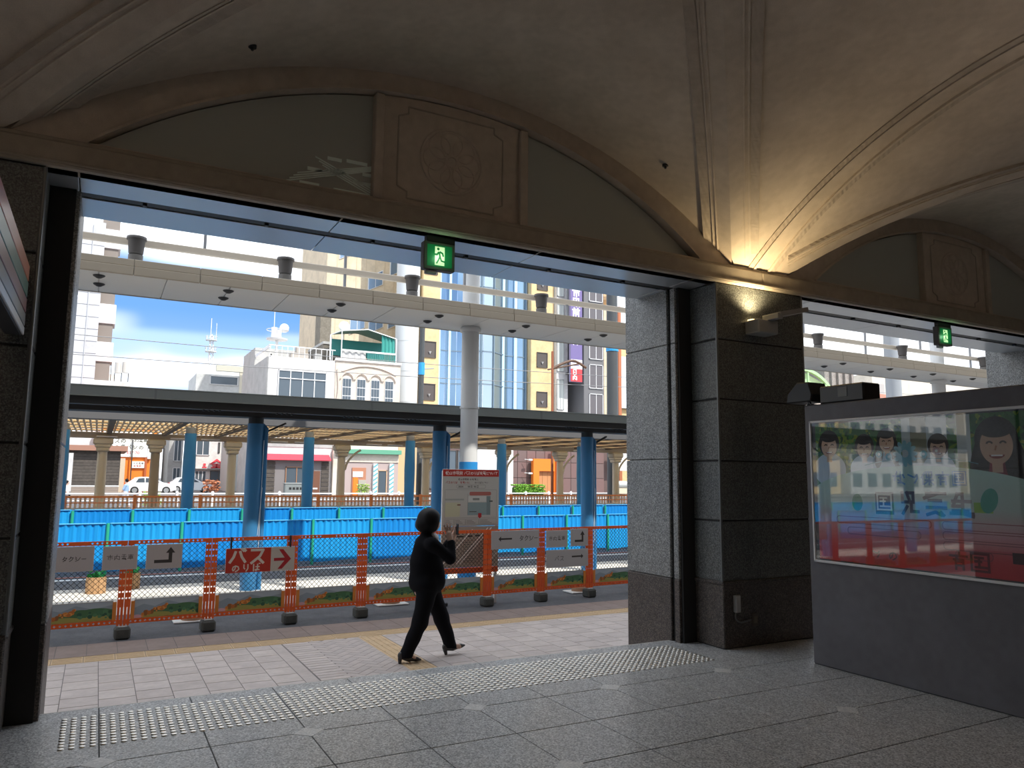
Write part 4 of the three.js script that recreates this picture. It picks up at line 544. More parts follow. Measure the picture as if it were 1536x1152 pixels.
{ // second orange barricade and white guard rail along the far road
  for (let i = 0; i < 14; i++) { const x = -2.2 + i * 1.5, t = thing('far_barricade', 'low orange mesh barricade panel behind the blue works fence', 'barricade', [x, G, -21], 0, 'far orange barricade panels'); const g = []; for (let k = 0; k < 14; k++) g.push(bx(0.05 + k * 0.1, 0.10 + k * 0.1, 1.1, 1.36, -0.006, 0.006)); obj('post', bx(0, 0.07, 0, 1.4, -0.03, 0.03, 0.006), M([1.0, 0.34, 0.12], 0.5), t); obj('rail', [bx(0, 1.5, 1.33, 1.38, -0.015, 0.015), bx(0, 1.5, 1.2, 1.225, -0.012, 0.012), bx(0, 1.5, 0.5, 0.55, -0.015, 0.015)], M([1.0, 0.34, 0.12], 0.5), t); obj('mesh_net', g, M([0.95, 0.62, 0.45], 0.7), t); obj('board', bx(0.08, 1.48, 0.55, 1.1, -0.02, -0.012), M([0.9, 0.86, 0.8], 0.8), t); }
  for (let i = 0; i < 10; i++) { const x = -3 + i * 3.2, t = thing('guard_rail', 'white steel pipe guard rail section along the far road', 'guard rail', [x, G, -40], 0, 'white guard rail sections'); obj('pipe', [rod([0, 1.0, 0], [3.11, 1.0, 0], 0.035), rod([0, 0.68, 0], [3.11, 0.68, 0], 0.03)], mat.white, t); for (const q of [0, 1.6]) obj('post', [cyl(q, 0, 1.04, 0, 0.06, 0.06, 12), ball(q, 1.05, 0, 0.075)], mat.white, t); }
}
for (const [x, w, h, m, l] of [[-34, 12, 14, 0, 'pale block seen mirrored in the poster glass, nearest the tower'], [-52, 16, 20, 1, 'beige block seen mirrored in the poster glass'], [-74, 20, 12, 2, 'yellow block seen mirrored in the poster glass'], [-100, 24, 26, 0, 'tall pale block at the far left of the street'], [-130, 28, 16, 1, 'low beige block at the far left of the street']]) {
  const t = thing('street_block', l, 'building', [x, 0, -68]), c = [[0.8, 0.8, 0.8], [0.82, 0.72, 0.56], [0.9, 0.7, 0.42]][m]; obj('wall', bx(0, w, 0, h, -12, 0, 0.05), M(c, 0.8, { map: texRender }), t);
  for (let i = 0; i < Math.floor(w / 3); i++) for (let j = 0; j < Math.floor(h / 3.5); j++) obj('window', bx(0.8 + i * 3, 2.6 + i * 3, 1 + j * 3.4, 2.8 + j * 3.4, 0, 0.05), M([0.12, 0.15, 0.18], 0.2), t);
}
{ // dark poles with blue tape
  for (const [x, z, r, top, l, b] of [[17.4, -24, 0.23, 13, 'thick dark steel pole with blue tape beside the purple hotel sign', 7.05], [9.45, -24, 0.095, 7.4, 'slim dark pole with blue tape beside the yellow tower', 5.55]]) { const t = thing('steel_pole', l, 'pole', [x, G, z]); obj('shaft', cyl(0, 0, top, 0, r, r * 0.9, 20), M([0.06, 0.07, 0.08], 0.5), t); obj('blue_tape', cyl(0, b - 0.2, b + 0.22, 0, r + 0.012, r + 0.012, 20), M([0.03, 0.33, 0.72], 0.5), t); obj('bracket', rod([0, b, 0], [r + 0.35, b + 0.06, 0], 0.02), M([0.3, 0.35, 0.4], 0.5), t); }
  const t = thing('street_lamp', 'rust brown street lamp with curved dark shade before the hotel', 'street lamp', [14.6, G, -23.9]); obj('pole', cyl(0, 0, 6.6, 0, 0.05, 0.045, 10), M([0.30, 0.10, 0.05], 0.6), t); obj('arm', [rod([-0.2, 5.9, 0], [1.3, 6.25, 0], 0.03), tube([[0, 5.95, 0], [0.5, 6.2, 0], [0.95, 6.32, 0], [1.5, 6.1, 0]], 0.05, 16, 8)], M([0.12, 0.07, 0.05], 0.6), t);
  const w = thing('overhead_wire', 'thin overhead tram wires strung across the street', 'wire', [0, 0, -25.5]); for (const [y0, y1] of [[6.1, 5.8], [5.3, 5.55]]) obj('wire', tube([[-20, y0, 0], [6, (y0 + y1) / 2 - 0.2, 0], [40, y1 + 0.6, 0]], 0.012, 40, 4), M([0.25, 0.26, 0.28], 0.6), w);
}
// ---------------------------------------------------------------- buildings across the street
const paneMat = M([0.10, 0.13, 0.16], 0.12, { metalness: 0.2 }), frameW = M([0.75, 0.76, 0.78], 0.5), frameD = M([0.10, 0.09, 0.085], 0.6);
function block(name, label, x0, x1, y1, z, depth, m, y0 = 0) { const t = thing(name, label, 'building', [x0, y0, z]); obj('wall', bx(0, x1 - x0, 0, y1 - y0, -depth, 0, 0.04), m, t); t.at = [x0, y0]; return t; }
function win(t, x0, x1, y0, y1, fm = frameW, cols = 1, rows = 1, pm = paneMat, z = 0) { // window with its own panes, world x and y
  const [ox, oy] = t.at, a = x0 - ox, b = x1 - ox, c = y0 - oy, d = y1 - oy, f = 0.07, g = [bx(a, b, c, c + f, z, z + 0.12), bx(a, b, d - f, d, z, z + 0.12), bx(a, a + f, c, d, z, z + 0.12), bx(b - f, b, c, d, z, z + 0.12)];
  for (let i = 1; i < cols; i++) g.push(bx(a + (b - a) * i / cols - f / 2, a + (b - a) * i / cols + f / 2, c, d, z, z + 0.10)); for (let j = 1; j < rows; j++) g.push(bx(a, b, c + (d - c) * j / rows - f / 2, c + (d - c) * j / rows + f / 2, z, z + 0.10));
  const w = obj('window', g, fm, t); for (let i = 0; i < cols; i++) for (let j = 0; j < rows; j++) obj('pane', bx(a + (b - a) * i / cols + 0.02, a + (b - a) * (i + 1) / cols - 0.02, c + (d - c) * j / rows + 0.02, c + (d - c) * (j + 1) / rows - 0.02, z + 0.01, z + 0.05), pm, w); return w;
}
const P = (t, name, x0, x1, y0, y1, z0, z1, m, b = 0.01) => obj(name, bx(x0 - t.at[0], x1 - t.at[0], y0 - t.at[1], y1 - t.at[1], z0, z1, b), m, t);
const wallWhite = M([0.86, 0.86, 0.86], 0.8, { map: texRender }), wallCream = M([0.92, 0.82, 0.72], 0.8, { map: texRender }), wallYellow = M([0.95, 0.72, 0.40], 0.8, { map: texRender }), wallBeige = M([0.86, 0.74, 0.55], 0.8, { map: texRender }), wallGrey = M([0.55, 0.56, 0.56], 0.8, { map: texRender }), brown = M([0.13, 0.085, 0.08], 0.6), brick = M([0.28, 0.24, 0.22], 0.85, { map: texConcrete }), orangeWall = M([0.90, 0.22, 0.02], 0.6);
{ // white office over the shop with the red awning
  const t = block('white_office_building', 'white office building with wide dark window above red awning shop', 12.46, 18.38, 12.15, -68, 13.5, wallWhite);
  P(t, 'rear_volume', 12.46, 17, 12.1, 13.9, -13.5, -7, wallGrey); P(t, 'shade_grey_side', 12.40, 12.47, 0, 12.1, -13.4, -0.1, wallGrey);  // thin grey skin on the white left side, its shade put into the colour
  win(t, 13.35, 17.6, 8.4, 10.98, frameW, 4, 1); P(t, 'window_bar', 13.4, 17.55, 10.2, 10.28, 0.1, 0.14, frameW);
  P(t, 'string_course', 12.46, 18.38, 4.2, 4.5, 0, 0.06, wallGrey);
  const aw = obj('awning', ext(shape([[0, 0], [0, 0.55], [0.9, 0.05], [0.9, 0]]), 5.6).rotateY(-Math.PI / 2).translate(5.65, 3.05, 0), M([0.72, 0.05, 0.08], 0.7), t); aw.castShadow = true;
  P(t, 'shop_front', 12.5, 18.2, 0, 3.1, 0, 0.25, M([0.22, 0.20, 0.20], 0.85)); for (const [a, b] of [[12.6, 13.4], [17.4, 18.1]]) for (let i = 0; i < 8; i++) P(t, 'brick_course', a, b, 0.1 + i * 0.36, 0.42 + i * 0.36, 0.25, 0.31, brick, 0.02);
  win(t, 14.3, 16.2, 0.5, 2.5, M([0.35, 0.18, 0.1], 0.6), 2, 1, paneMat, 0.25); const d = P(t, 'door', 16.5, 17.3, 0, 2.15, 0.25, 0.34, M([0.17, 0.07, 0.04], 0.5)); obj('handle', bx(4.12, 4.16, 1.0, 1.25, 0.34, 0.4), mat.steel, d); obj('letter_plate', bx(4.25, 4.65, 0.55, 0.68, 0.34, 0.36), mat.white, d);
  for (let i = 0; i < 12; i++) P(t, 'baluster', 12.6 + i * 0.5, 12.64 + i * 0.5, 12.15, 13.15, -0.2, -0.16, mat.white, 0); P(t, 'roof_rail', 12.5, 18.4, 13.1, 13.18, -0.22, -0.14, mat.white); P(t, 'side_rail', 12.5, 12.6, 12.9, 13.2, -7, -0.2, mat.white); win(t, 12.6, 12.7, 12.2, 12.3);
  const m = thing('roof_antenna', 'white antenna platform with dishes on the white office roof', 'antenna', [13.3, 12.15, -69]); obj('mast', [cyl(0, 0, 1.7, 0, 0.13), rod([-0.3, 1.6, 0], [-0.3, 4.6, 0], 0.03)], mat.white, m); obj('platform', [cyl(0, 1.6, 1.72, 0, 0.9, 0.95), new THREE.TorusGeometry(0.95, 0.03, 6, 20).rotateX(Math.PI / 2).translate(0, 2.5, 0)], mat.white, m); obj('dish', [ball(0.55, 2.7, 0.2, 0.42, 1, 14), cyl(-0.3, 1.72, 2.7, 0.1, 0.25), cyl(0.1, 1.72, 2.5, 0.3, 0.2)], mat.white, m);
  const u = thing('roof_plant', 'grey air handling units behind the white office roof railing', 'machinery', [15.6, 12.15, -70]); obj('unit', [bx(-0.9, 0.7, 0, 0.7, -0.5, 0.5, 0.04), bx(-0.4, 0.4, 0.7, 1.3, -0.4, 0.4, 0.04)], M([0.4, 0.37, 0.34], 0.7), u); obj('duct', cyl(1.6, 0, 0.8, 0, 0.35, 0.35, 12), M([0.35, 0.35, 0.35], 0.6), u);
}
{ // cream house with arched windows and a tarpaulin terrace
  const t = block('cream_arched_building', 'cream building with four arched windows and a green tented roof terrace', 18.4, 24.65, 12.3, -68, 4.5, wallCream);
  P(t, 'cornice', 18.35, 24.7, 12.2, 12.42, -0.1, 0.16, M([0.85, 0.82, 0.8], 0.7));
  [19.5, 20.85, 22.2, 23.55].forEach((cx) => {
    const a = cx - 18.4, s = shape([[a - 0.42, 8.2], [a + 0.42, 8.2], [a + 0.42, 10.4]]); s.absarc(a, 10.4, 0.42, 0, Math.PI, false); const w = obj('window', ext(s, 0.08, 0, 10), frameW, t); for (let i = 0; i < 3; i++) for (let j = 0; j < 3; j++) obj('pane', bx(a - 0.38 + i * 0.26, a - 0.15 + i * 0.26, 8.26 + j * 0.8, 8.98 + j * 0.8, 0.07, 0.1), paneMat, w);
    obj('hood_mould', tube([[a - 0.62, 10.55, 0.1], [a - 0.4, 10.95, 0.12], [a, 11.12, 0.12], [a + 0.4, 10.95, 0.12], [a + 0.62, 10.55, 0.1]], 0.07, 14, 6), M([0.70, 0.60, 0.52], 0.8), t);
  });
  obj('eyebrow_mould', tube([[0.6, 11.25, 0.05], [2, 11.75, 0.08], [3.1, 11.85, 0.08], [4.4, 11.7, 0.08], [5.8, 11.2, 0.05]], 0.06, 24, 6), M([0.66, 0.56, 0.48], 0.8), t);
  obj('drain_pipe', tube([[0.1, 0.2, 0.1], [0.1, 8, 0.1], [0.3, 9.5, 0.1], [0.15, 11.4, 0.1]], 0.05, 20, 6), M([0.6, 0.52, 0.46], 0.8), t);
  P(t, 'green_awning', 18.6, 24.7, 3.75, 4.15, 0, 0.8, M([0.12, 0.36, 0.24], 0.7)); P(t, 'shop_fascia', 18.6, 24.6, 3.0, 3.75, 0, 0.3, wallCream); P(t, 'shop_wall', 18.8, 24.6, 0, 3.0, 0, 0.2, M([0.45, 0.36, 0.35], 0.8)); P(t, 'pilaster', 18.4, 18.95, 0, 4.2, 0, 0.4, wallCream);
  P(t, 'door_frame', 20.2, 21.5, 0, 2.5, 0.2, 0.3, M([0.45, 0.2, 0.12], 0.6)); P(t, 'notice_panel', 20.3, 20.75, 0, 1.6, 0.3, 0.36, orangeWall); P(t, 'shutter_panel', 20.8, 21.5, 0, 1.4, 0.3, 0.36, M([0.4, 0.38, 0.33], 0.7)); P(t, 'white_placard', 20.25, 21.2, 1.65, 2.15, 0.3, 0.36, mat.white); win(t, 22.6, 23.5, 0, 2.3, M([0.62, 0.42, 0.26], 0.6), 1, 1, paneMat, 0.2);
  for (const x of [22.15, 23.7]) { P(t, 'barber_post', x, x + 0.4, 0, 2.9, 0.2, 0.45, M([0.8, 0.85, 0.86], 0.6)); const st = []; for (let i = 0; i < 7; i++) st.push(bar([x - 18.4, 0.15 + i * 0.4, 0.47], [x - 18.0, 0.45 + i * 0.4, 0.47], 0.13, 0.03)); obj('teal_stripe', st, M([0.15, 0.42, 0.48], 0.6), t); }
  const n = thing('roof_tent', 'green tarpaulin tent frame on the cream building roof terrace', 'tent', [19.0, 12.4, -69]), gm = M([0.03, 0.20, 0.19], 0.7); for (const [x, z, h] of [[0, 0.6, 2.7], [5.3, 0.6, 2.4], [0, -3, 2.7], [5.3, -3, 2.4], [-0.9, 0.0, 2.3]]) obj('pole', cyl(x, 0, h, z, 0.05, 0.05, 8), mat.white, n);
  obj('ridge_bar', [bar([0, 2.7, 0.6], [2.5, 3.05, 0.6], 0.08), bar([2.5, 3.05, 0.6], [5.3, 2.4, 0.6], 0.08), bar([-0.9, 2.3, 0], [0, 2.7, 0.6], 0.07), bx(0, 5.3, 0.82, 0.98, 0.58, 0.64)], M([0.78, 0.82, 0.8], 0.6), n);
  const cloth = (x0, x1, yb, f) => sweep(16, (u) => { const x = x0 + (x1 - x0) * u, z = 0.5 + 0.08 * Math.sin(u * 24); return [[x, yb, z], [x, f(x), z - 0.1], [x, f(x), z - 0.14], [x, yb, z - 0.04]]; }), roof = (x) => x < 2.5 ? 2.7 + 0.35 * x / 2.5 : 3.05 - 0.65 * (x - 2.5) / 2.8;
  obj('hanging_tarp', cloth(3.9, 5.25, 1.0, (x) => roof(x) - 0.05), M([0.05, 0.32, 0.28], 0.7), n); obj('roof_tarp', [sweep(14, (u) => { const x = 5.3 * u, y = roof(x); return [[x, y, 0.55], [x, y + 0.03, 0.55], [x, y + 0.25, -3], [x, y + 0.2, -3]]; })], M([0.05, 0.12, 0.10], 0.7), n); obj('back_tarp', bx(0, 5.3, 0.9, 2.5, -3, -2.95), gm, n); obj('low_tarp', cloth(0.05, 2.4, 0.05, () => 0.85), M([0.5, 0.5, 0.5], 0.8), n); for (let i = 0; i < 16; i++) obj('railing_slat', bx(2.5 + i * 0.175, 2.62 + i * 0.175, 0.05, 0.85, 0.55, 0.6), gm, n);
}
{ // stair house left of the beige tower
  const t = block('stair_house', 'grey concrete stair house behind the green roof tent', 18.45, 21, 14.6, -73, 6, M([0.55, 0.50, 0.45], 0.85, { map: texConcrete })); P(t, 'chimney_stack', 18.6, 19.7, 14.6, 18.6, -4, -2, M([0.62, 0.56, 0.48], 0.85, { map: texConcrete })); P(t, 'parapet', 18.42, 21.1, 14.5, 14.75, -6, 0.1, wallGrey); win(t, 19.9, 20.7, 12.6, 14.0, frameD);
  const d = thing('satellite_dish', 'white satellite dish beside the beige tower', 'dish', [20.2, 16.2, -72]); obj('bowl', ball(0, 0, 0, 0.55, 1, 18).scale(1, 1, 0.35), mat.white, d); obj('arm', rod([0, -1.6, -0.2], [0, 0, 0], 0.05), mat.steel, d);
}
{ // hotel: beige wing, grey rounded corner, yellow piers, blue curtain wall
  const t = block('beige_hotel_tower', 'tall beige hotel wing with slanted glazed windows behind the roof tent', 20.3, 30.0, 38, -80, 12, wallBeige);
  for (let i = 1; i < 9; i++) P(t, 'panel_joint', 20.3 + i * 1.08, 20.36 + i * 1.08, 0, 38, 0, 0.03, M([0.6, 0.5, 0.36], 0.8), 0);
  for (const [x, y] of [[21.6, 25.2], [24.9, 22.1], [25.1, 17.3], [27.4, 24.1], [27.3, 18.0], [23.0, 17.0], [24.6, 28.5]]) { const w = obj('window', ext(shape([[0, 0], [1.7, 0.9], [1.7, 2.6], [0, 1.6]]), 0.1).translate(x - 20.3, y, 0), frameW, t); for (let i = 0; i < 2; i++) obj('pane', ext(shape([[0.08 + i * 0.8, 0.12 + i * 0.42], [0.8 + i * 0.8, 0.5 + i * 0.42], [0.8 + i * 0.8, 2.02 + i * 0.42], [0.08 + i * 0.8, 1.6 + i * 0.42]]), 0.05).translate(x - 20.3, y, 0.08), M([0.22, 0.33, 0.48], 0.15, { metalness: 0.3 }), w); }
  const c = thing('rounded_hotel_corner', 'pale grey rounded corner shaft of the hotel', 'building', [27.8, 0, -75]); obj('shaft', cyl(0, 0, 38, 0, 1.25, 1.25, 28), M([0.62, 0.65, 0.67], 0.6), c); for (let i = 0; i < 10; i++) obj('ring_joint', cyl(0, 3 + i * 3.2, 3.06 + i * 3.2, 0, 1.265, 1.265, 28), M([0.5, 0.53, 0.55], 0.6), c);
  const y1 = block('yellow_hotel_pier', 'yellow hotel pier left of the blue glass with small dark windows', 29.1, 31.1, 38, -74, 5.5, wallYellow), y2 = block('yellow_hotel_pier', 'yellow hotel pier right of the blue glass with small dark windows', 42.35, 45.4, 38, -74, 10, wallYellow);
  for (let i = 0; i < 7; i++) for (const [t2, a] of [[y1, 29.3], [y2, 43.1]]) { const y = 5.2 + i * 4.52; const w = win(t2, a, a + 1.4, y, y + 1.75, frameD, 1, 1, M([0.09, 0.075, 0.07], 0.5)); obj('lamp_cone', new THREE.ConeGeometry(0.16, 0.3, 8).rotateX(Math.PI).translate(a - t2.at[0] + 0.7, y + 0.5, 0.12), mat.white, w); }
  const g = thing('blue_curtain_wall', 'curved blue glass curtain wall of the hotel behind the white column', 'glass facade', [31.1, 0, -75]); const cols = 9, bow = (u) => 1.6 * Math.sin(Math.PI * Math.min(1, Math.max(0, (u - 0.3) / 0.42))) - 0.4 * Math.sin(Math.PI * Math.min(1, u / 0.25)); const W = 11.25, tone = [M([0.26, 0.40, 0.55], 0.12, { metalness: 0.7 }), M([0.42, 0.53, 0.60], 0.15, { metalness: 0.7 }), M([0.20, 0.32, 0.46], 0.12, { metalness: 0.7 })];
  for (let i = 0; i < cols; i++) for (let j = 0; j < 10; j++) { const a = i / cols, b = (i + 1) / cols, za = bow(a), zb = bow(b), y = 1 + j * 3.6, m = tone[[0, 2, 0, 1, 1, 1, 0, 2, 0][i]]; const q = obj('pane', bx(-0.5, 0.5, 0, 1, -0.03, 0.03), m, g); const L = Math.hypot(W / cols, zb - za); q.scale.set(L - 0.05, 3.54, 1); q.rotation.y = -Math.atan2(zb - za, W / cols); q.position.set(W * (a + b) / 2, y, (za + zb) / 2); if (i < cols) { const tr = obj('transom', bx(-0.5, 0.5, -0.05, 0.05, 0, 0.1), M([0.16, 0.22, 0.28], 0.4), g); tr.scale.x = L; tr.rotation.y = q.rotation.y; tr.position.set(q.position.x, y, q.position.z); } }
  for (const [u, w] of [[0.03, 0.35], [0.15, 0.3], [0.30, 0.14], [0.42, 0.10], [0.55, 0.10], [0.70, 0.55], [0.86, 0.4], [0.985, 0.2]]) obj('mullion_fin', bx(W * u - w / 2, W * u + w / 2, 1, 37, bow(u), bow(u) + 0.25, 0.03), w > 0.25 ? M([0.50, 0.72, 0.92], 0.3) : M([0.2, 0.28, 0.36], 0.4), g);
  obj('wall_base', bx(0, W, 0, 1, -0.6, 0.2), wallGrey, g);
}
{ // narrow blocks right of the hotel
  const a = block('narrow_white_building', 'narrow white building with tall louvred windows beside the yellow hotel', 45.45, 47.0, 36, -73.5, 8, wallWhite); for (let i = 0; i < 6; i++) win(a, 45.5, 46.4, 9.5 + i * 4.4, 13.0 + i * 4.4, M([0.5, 0.52, 0.52], 0.6), 2, 1, M([0.66, 0.70, 0.66], 0.5)); P(a, 'ledge', 45.45, 46.3, 8.8, 9.2, 0, 0.1, M([0.6, 0.58, 0.54], 0.7)); 
  const s = thing('hotel_sign', 'tall purple vertical hotel sign with white lettering', 'sign', [47.2, 12.6, -72]); for (const y of [1, 7, 13]) obj('bracket', bx(-0.6, -0.4, y, y + 0.2, -1.39, -0.35), mat.darkMetal, s); obj('box', bx(-0.8, 0.8, 0, 14.5, -0.4, 0, 0.05), M([0.30, 0.27, 0.45], 0.6), s);
  sheet('print', 1.55, 14.4, print(128, 1190, (c, w, h) => { c.fillStyle = '#75699c'; c.fillRect(0, 0, w, h); c.strokeStyle = '#f2f0f6'; strokes(c, '松山市駅前ホテル', 22, 110, 84, 13, 1.12, true); c.fillStyle = '#e6e2ea'; c.fillRect(0, 30, w, 60); c.fillStyle = '#ecebed'; c.fillRect(0, h - 210, w, 90); c.fillStyle = '#8a86a0'; c.fillRect(16, h - 190, 96, 12); c.fillRect(16, h - 160, 80, 12); c.fillStyle = '#c8434a'; c.fillRect(0, h - 120, w, 120); c.strokeStyle = '#fff'; strokes(c, '日内', 20, h - 112, 50, 8, 1.0, true); }), s, [0, 7.25, 0.01]);
  const b = block('dark_glazed_building', 'dark narrow building with stacked steel balconies right of the pole', 48.2, 51.0, 34, -72, 8, M([0.16, 0.16, 0.17], 0.6)); for (let i = 0; i < 8; i++) { win(b, 48.9, 50.8, 5.2 + i * 3.4, 8.0 + i * 3.4, frameW, 2, 1, M([0.14, 0.13, 0.14], 0.3)); }
  const c2 = block('tan_building', 'plain tan rendered building at the right edge of the street view', 51.0, 53.2, 22, -72, 8, wallBeige); P(c2, 'dome_cap', 51.2, 53.4, 22, 24.2, -4, -0.5, M([0.62, 0.42, 0.25], 0.8), 0.9); P(c2, 'red_pipe', 52.9, 53.3, 0, 22, 0, 0.3, M([0.45, 0.16, 0.08], 0.7));
  const d = block('yellow_corner_building', 'pale yellow building with white billboard next to the granite pillar', 53.5, 60, 18, -73, 8, wallYellow); P(d, 'billboard', 53.7, 58, 10, 16.2, 0.2, 0.5, M([0.72, 0.78, 0.85], 0.5), 0.05); win(d, 53.8, 54.8, 7.8, 9.0, frameD);
}
{ // ground floor of the hotel
  const t = block('hotel_ground_floor', 'brown panelled hotel ground floor with dark glazing', 24.8, 50, 5.2, -70, 3, brown);
  for (let i = 0; i < 12; i++) for (let j = 0; j < 3; j++) P(t, 'wall_panel', 36.3 + i * 1.1 + 0.03, 37.4 + i * 1.1 - 0.03, 0.1 + j * 1.65, 1.7 + j * 1.65, 0, 0.05, M([0.17 + 0.02 * ((i + j) % 2), 0.115, 0.11], 0.5), 0.01);
  for (let i = 0; i < 5; i++) win(t, 28.6 + i * 1.5, 30 + i * 1.5, 0.6, 4.4, frameD, 1, 2, paneMat); P(t, 'tan_pier', 25.2, 27.6, 0, 5.2, 0, 0.5, M([0.62, 0.43, 0.25], 0.8)); P(t, 'white_pier', 37.2, 37.8, 0, 5, 0.05, 0.4, mat.white); P(t, 'white_wall', 32.8, 36.2, 0, 5, 0.1, 0.5, wallWhite);
  const e = thing('orange_entrance', 'bright orange entrance portal with wooden door in the brown wall', 'entrance', [39.95, 0, -69.6]); obj('portal', [bx(0, 0.7, 0, 2.45, 0, 0.5, 0), bx(2.55, 3.64, 0, 2.45, 0, 0.5, 0), bx(0, 3.64, 2.45, 3.74, 0, 0.5, 0)], orangeWall, e); for (let i = 0; i < 3; i++) obj('door_leaf', bx(0.7 + i * 0.62, 1.3 + i * 0.62, 0, 2.45, 0.02, 0.1, 0.01), M([0.55, 0.26, 0.11], 0.6), e); obj('pylon', bx(2.7, 3.15, 0, 5.4, 0.5, 0.7, 0.02), M([0.62, 0.16, 0.05], 0.6), e); for (const y of [2.1, 3.5]) obj('spot_lamp', [bx(-0.6, -0.15, y, y + 0.18, 0.4, 0.6, 0.04), rod([-0.8, y + 0.15, 0], [-0.2, y + 0.1, 0.5], 0.03)], mat.white, e);
  const h = thing('clipped_hedge', 'clipped green hedge in front of the brown hotel wall', 'hedge', [38.9, 0, -68.4]); const r = rng(5), lf = []; obj('stems', bx(-1.7, 1.7, 0, 0.8, -0.4, 0.4, 0.1), M([0.05, 0.12, 0.02], 0.9), h); for (let i = 0; i < 900; i++) { const g = new THREE.PlaneGeometry(0.16, 0.1); g.rotateX(r() * 3).rotateY(r() * 6); const s = Math.floor(r() * 3); g.translate((r() - 0.5) * 3.6, s === 1 ? 1.0 + (r() - 0.5) * 0.12 : 0.1 + r() * 0.95, s === 1 ? (r() - 0.5) * 0.9 : 0.45 + r() * 0.08); lf.push(g); } obj('foliage', lf, M([0.22, 0.45, 0.06], 0.8, { side: THREE.DoubleSide }), h).userData = { kind: 'stuff' };
  const u = thing('meter_cabinet', 'white meter boxes and pipes on the wall by the granite pillar', 'meter box', [49.9, 0, -69.3]); obj('board', bx(0, 2.2, 2.6, 4.6, 0, 0.2, 0.03), mat.white, u); obj('box', [bx(2.6, 3.4, 1.4, 2.8, 0, 0.4, 0.04), bx(3.6, 4.4, 2.2, 3.2, 0, 0.4, 0.04)], M([0.2, 0.2, 0.2], 0.6), u); obj('tank', rod([0.6, 1.1, 0.3], [2.0, 1.1, 0.3], 0.4, 16), M([0.7, 0.72, 0.72], 0.3, { metalness: 0.5 }), u); obj('pipe', [cyl(2.4, 0, 4.5, 0.3, 0.06), cyl(3.5, 0, 4.2, 0.3, 0.05), bx(0.4, 2.3, 0.1, 0.7, 0, 0.5)], M([0.62, 0.55, 0.42], 0.6), u);
}
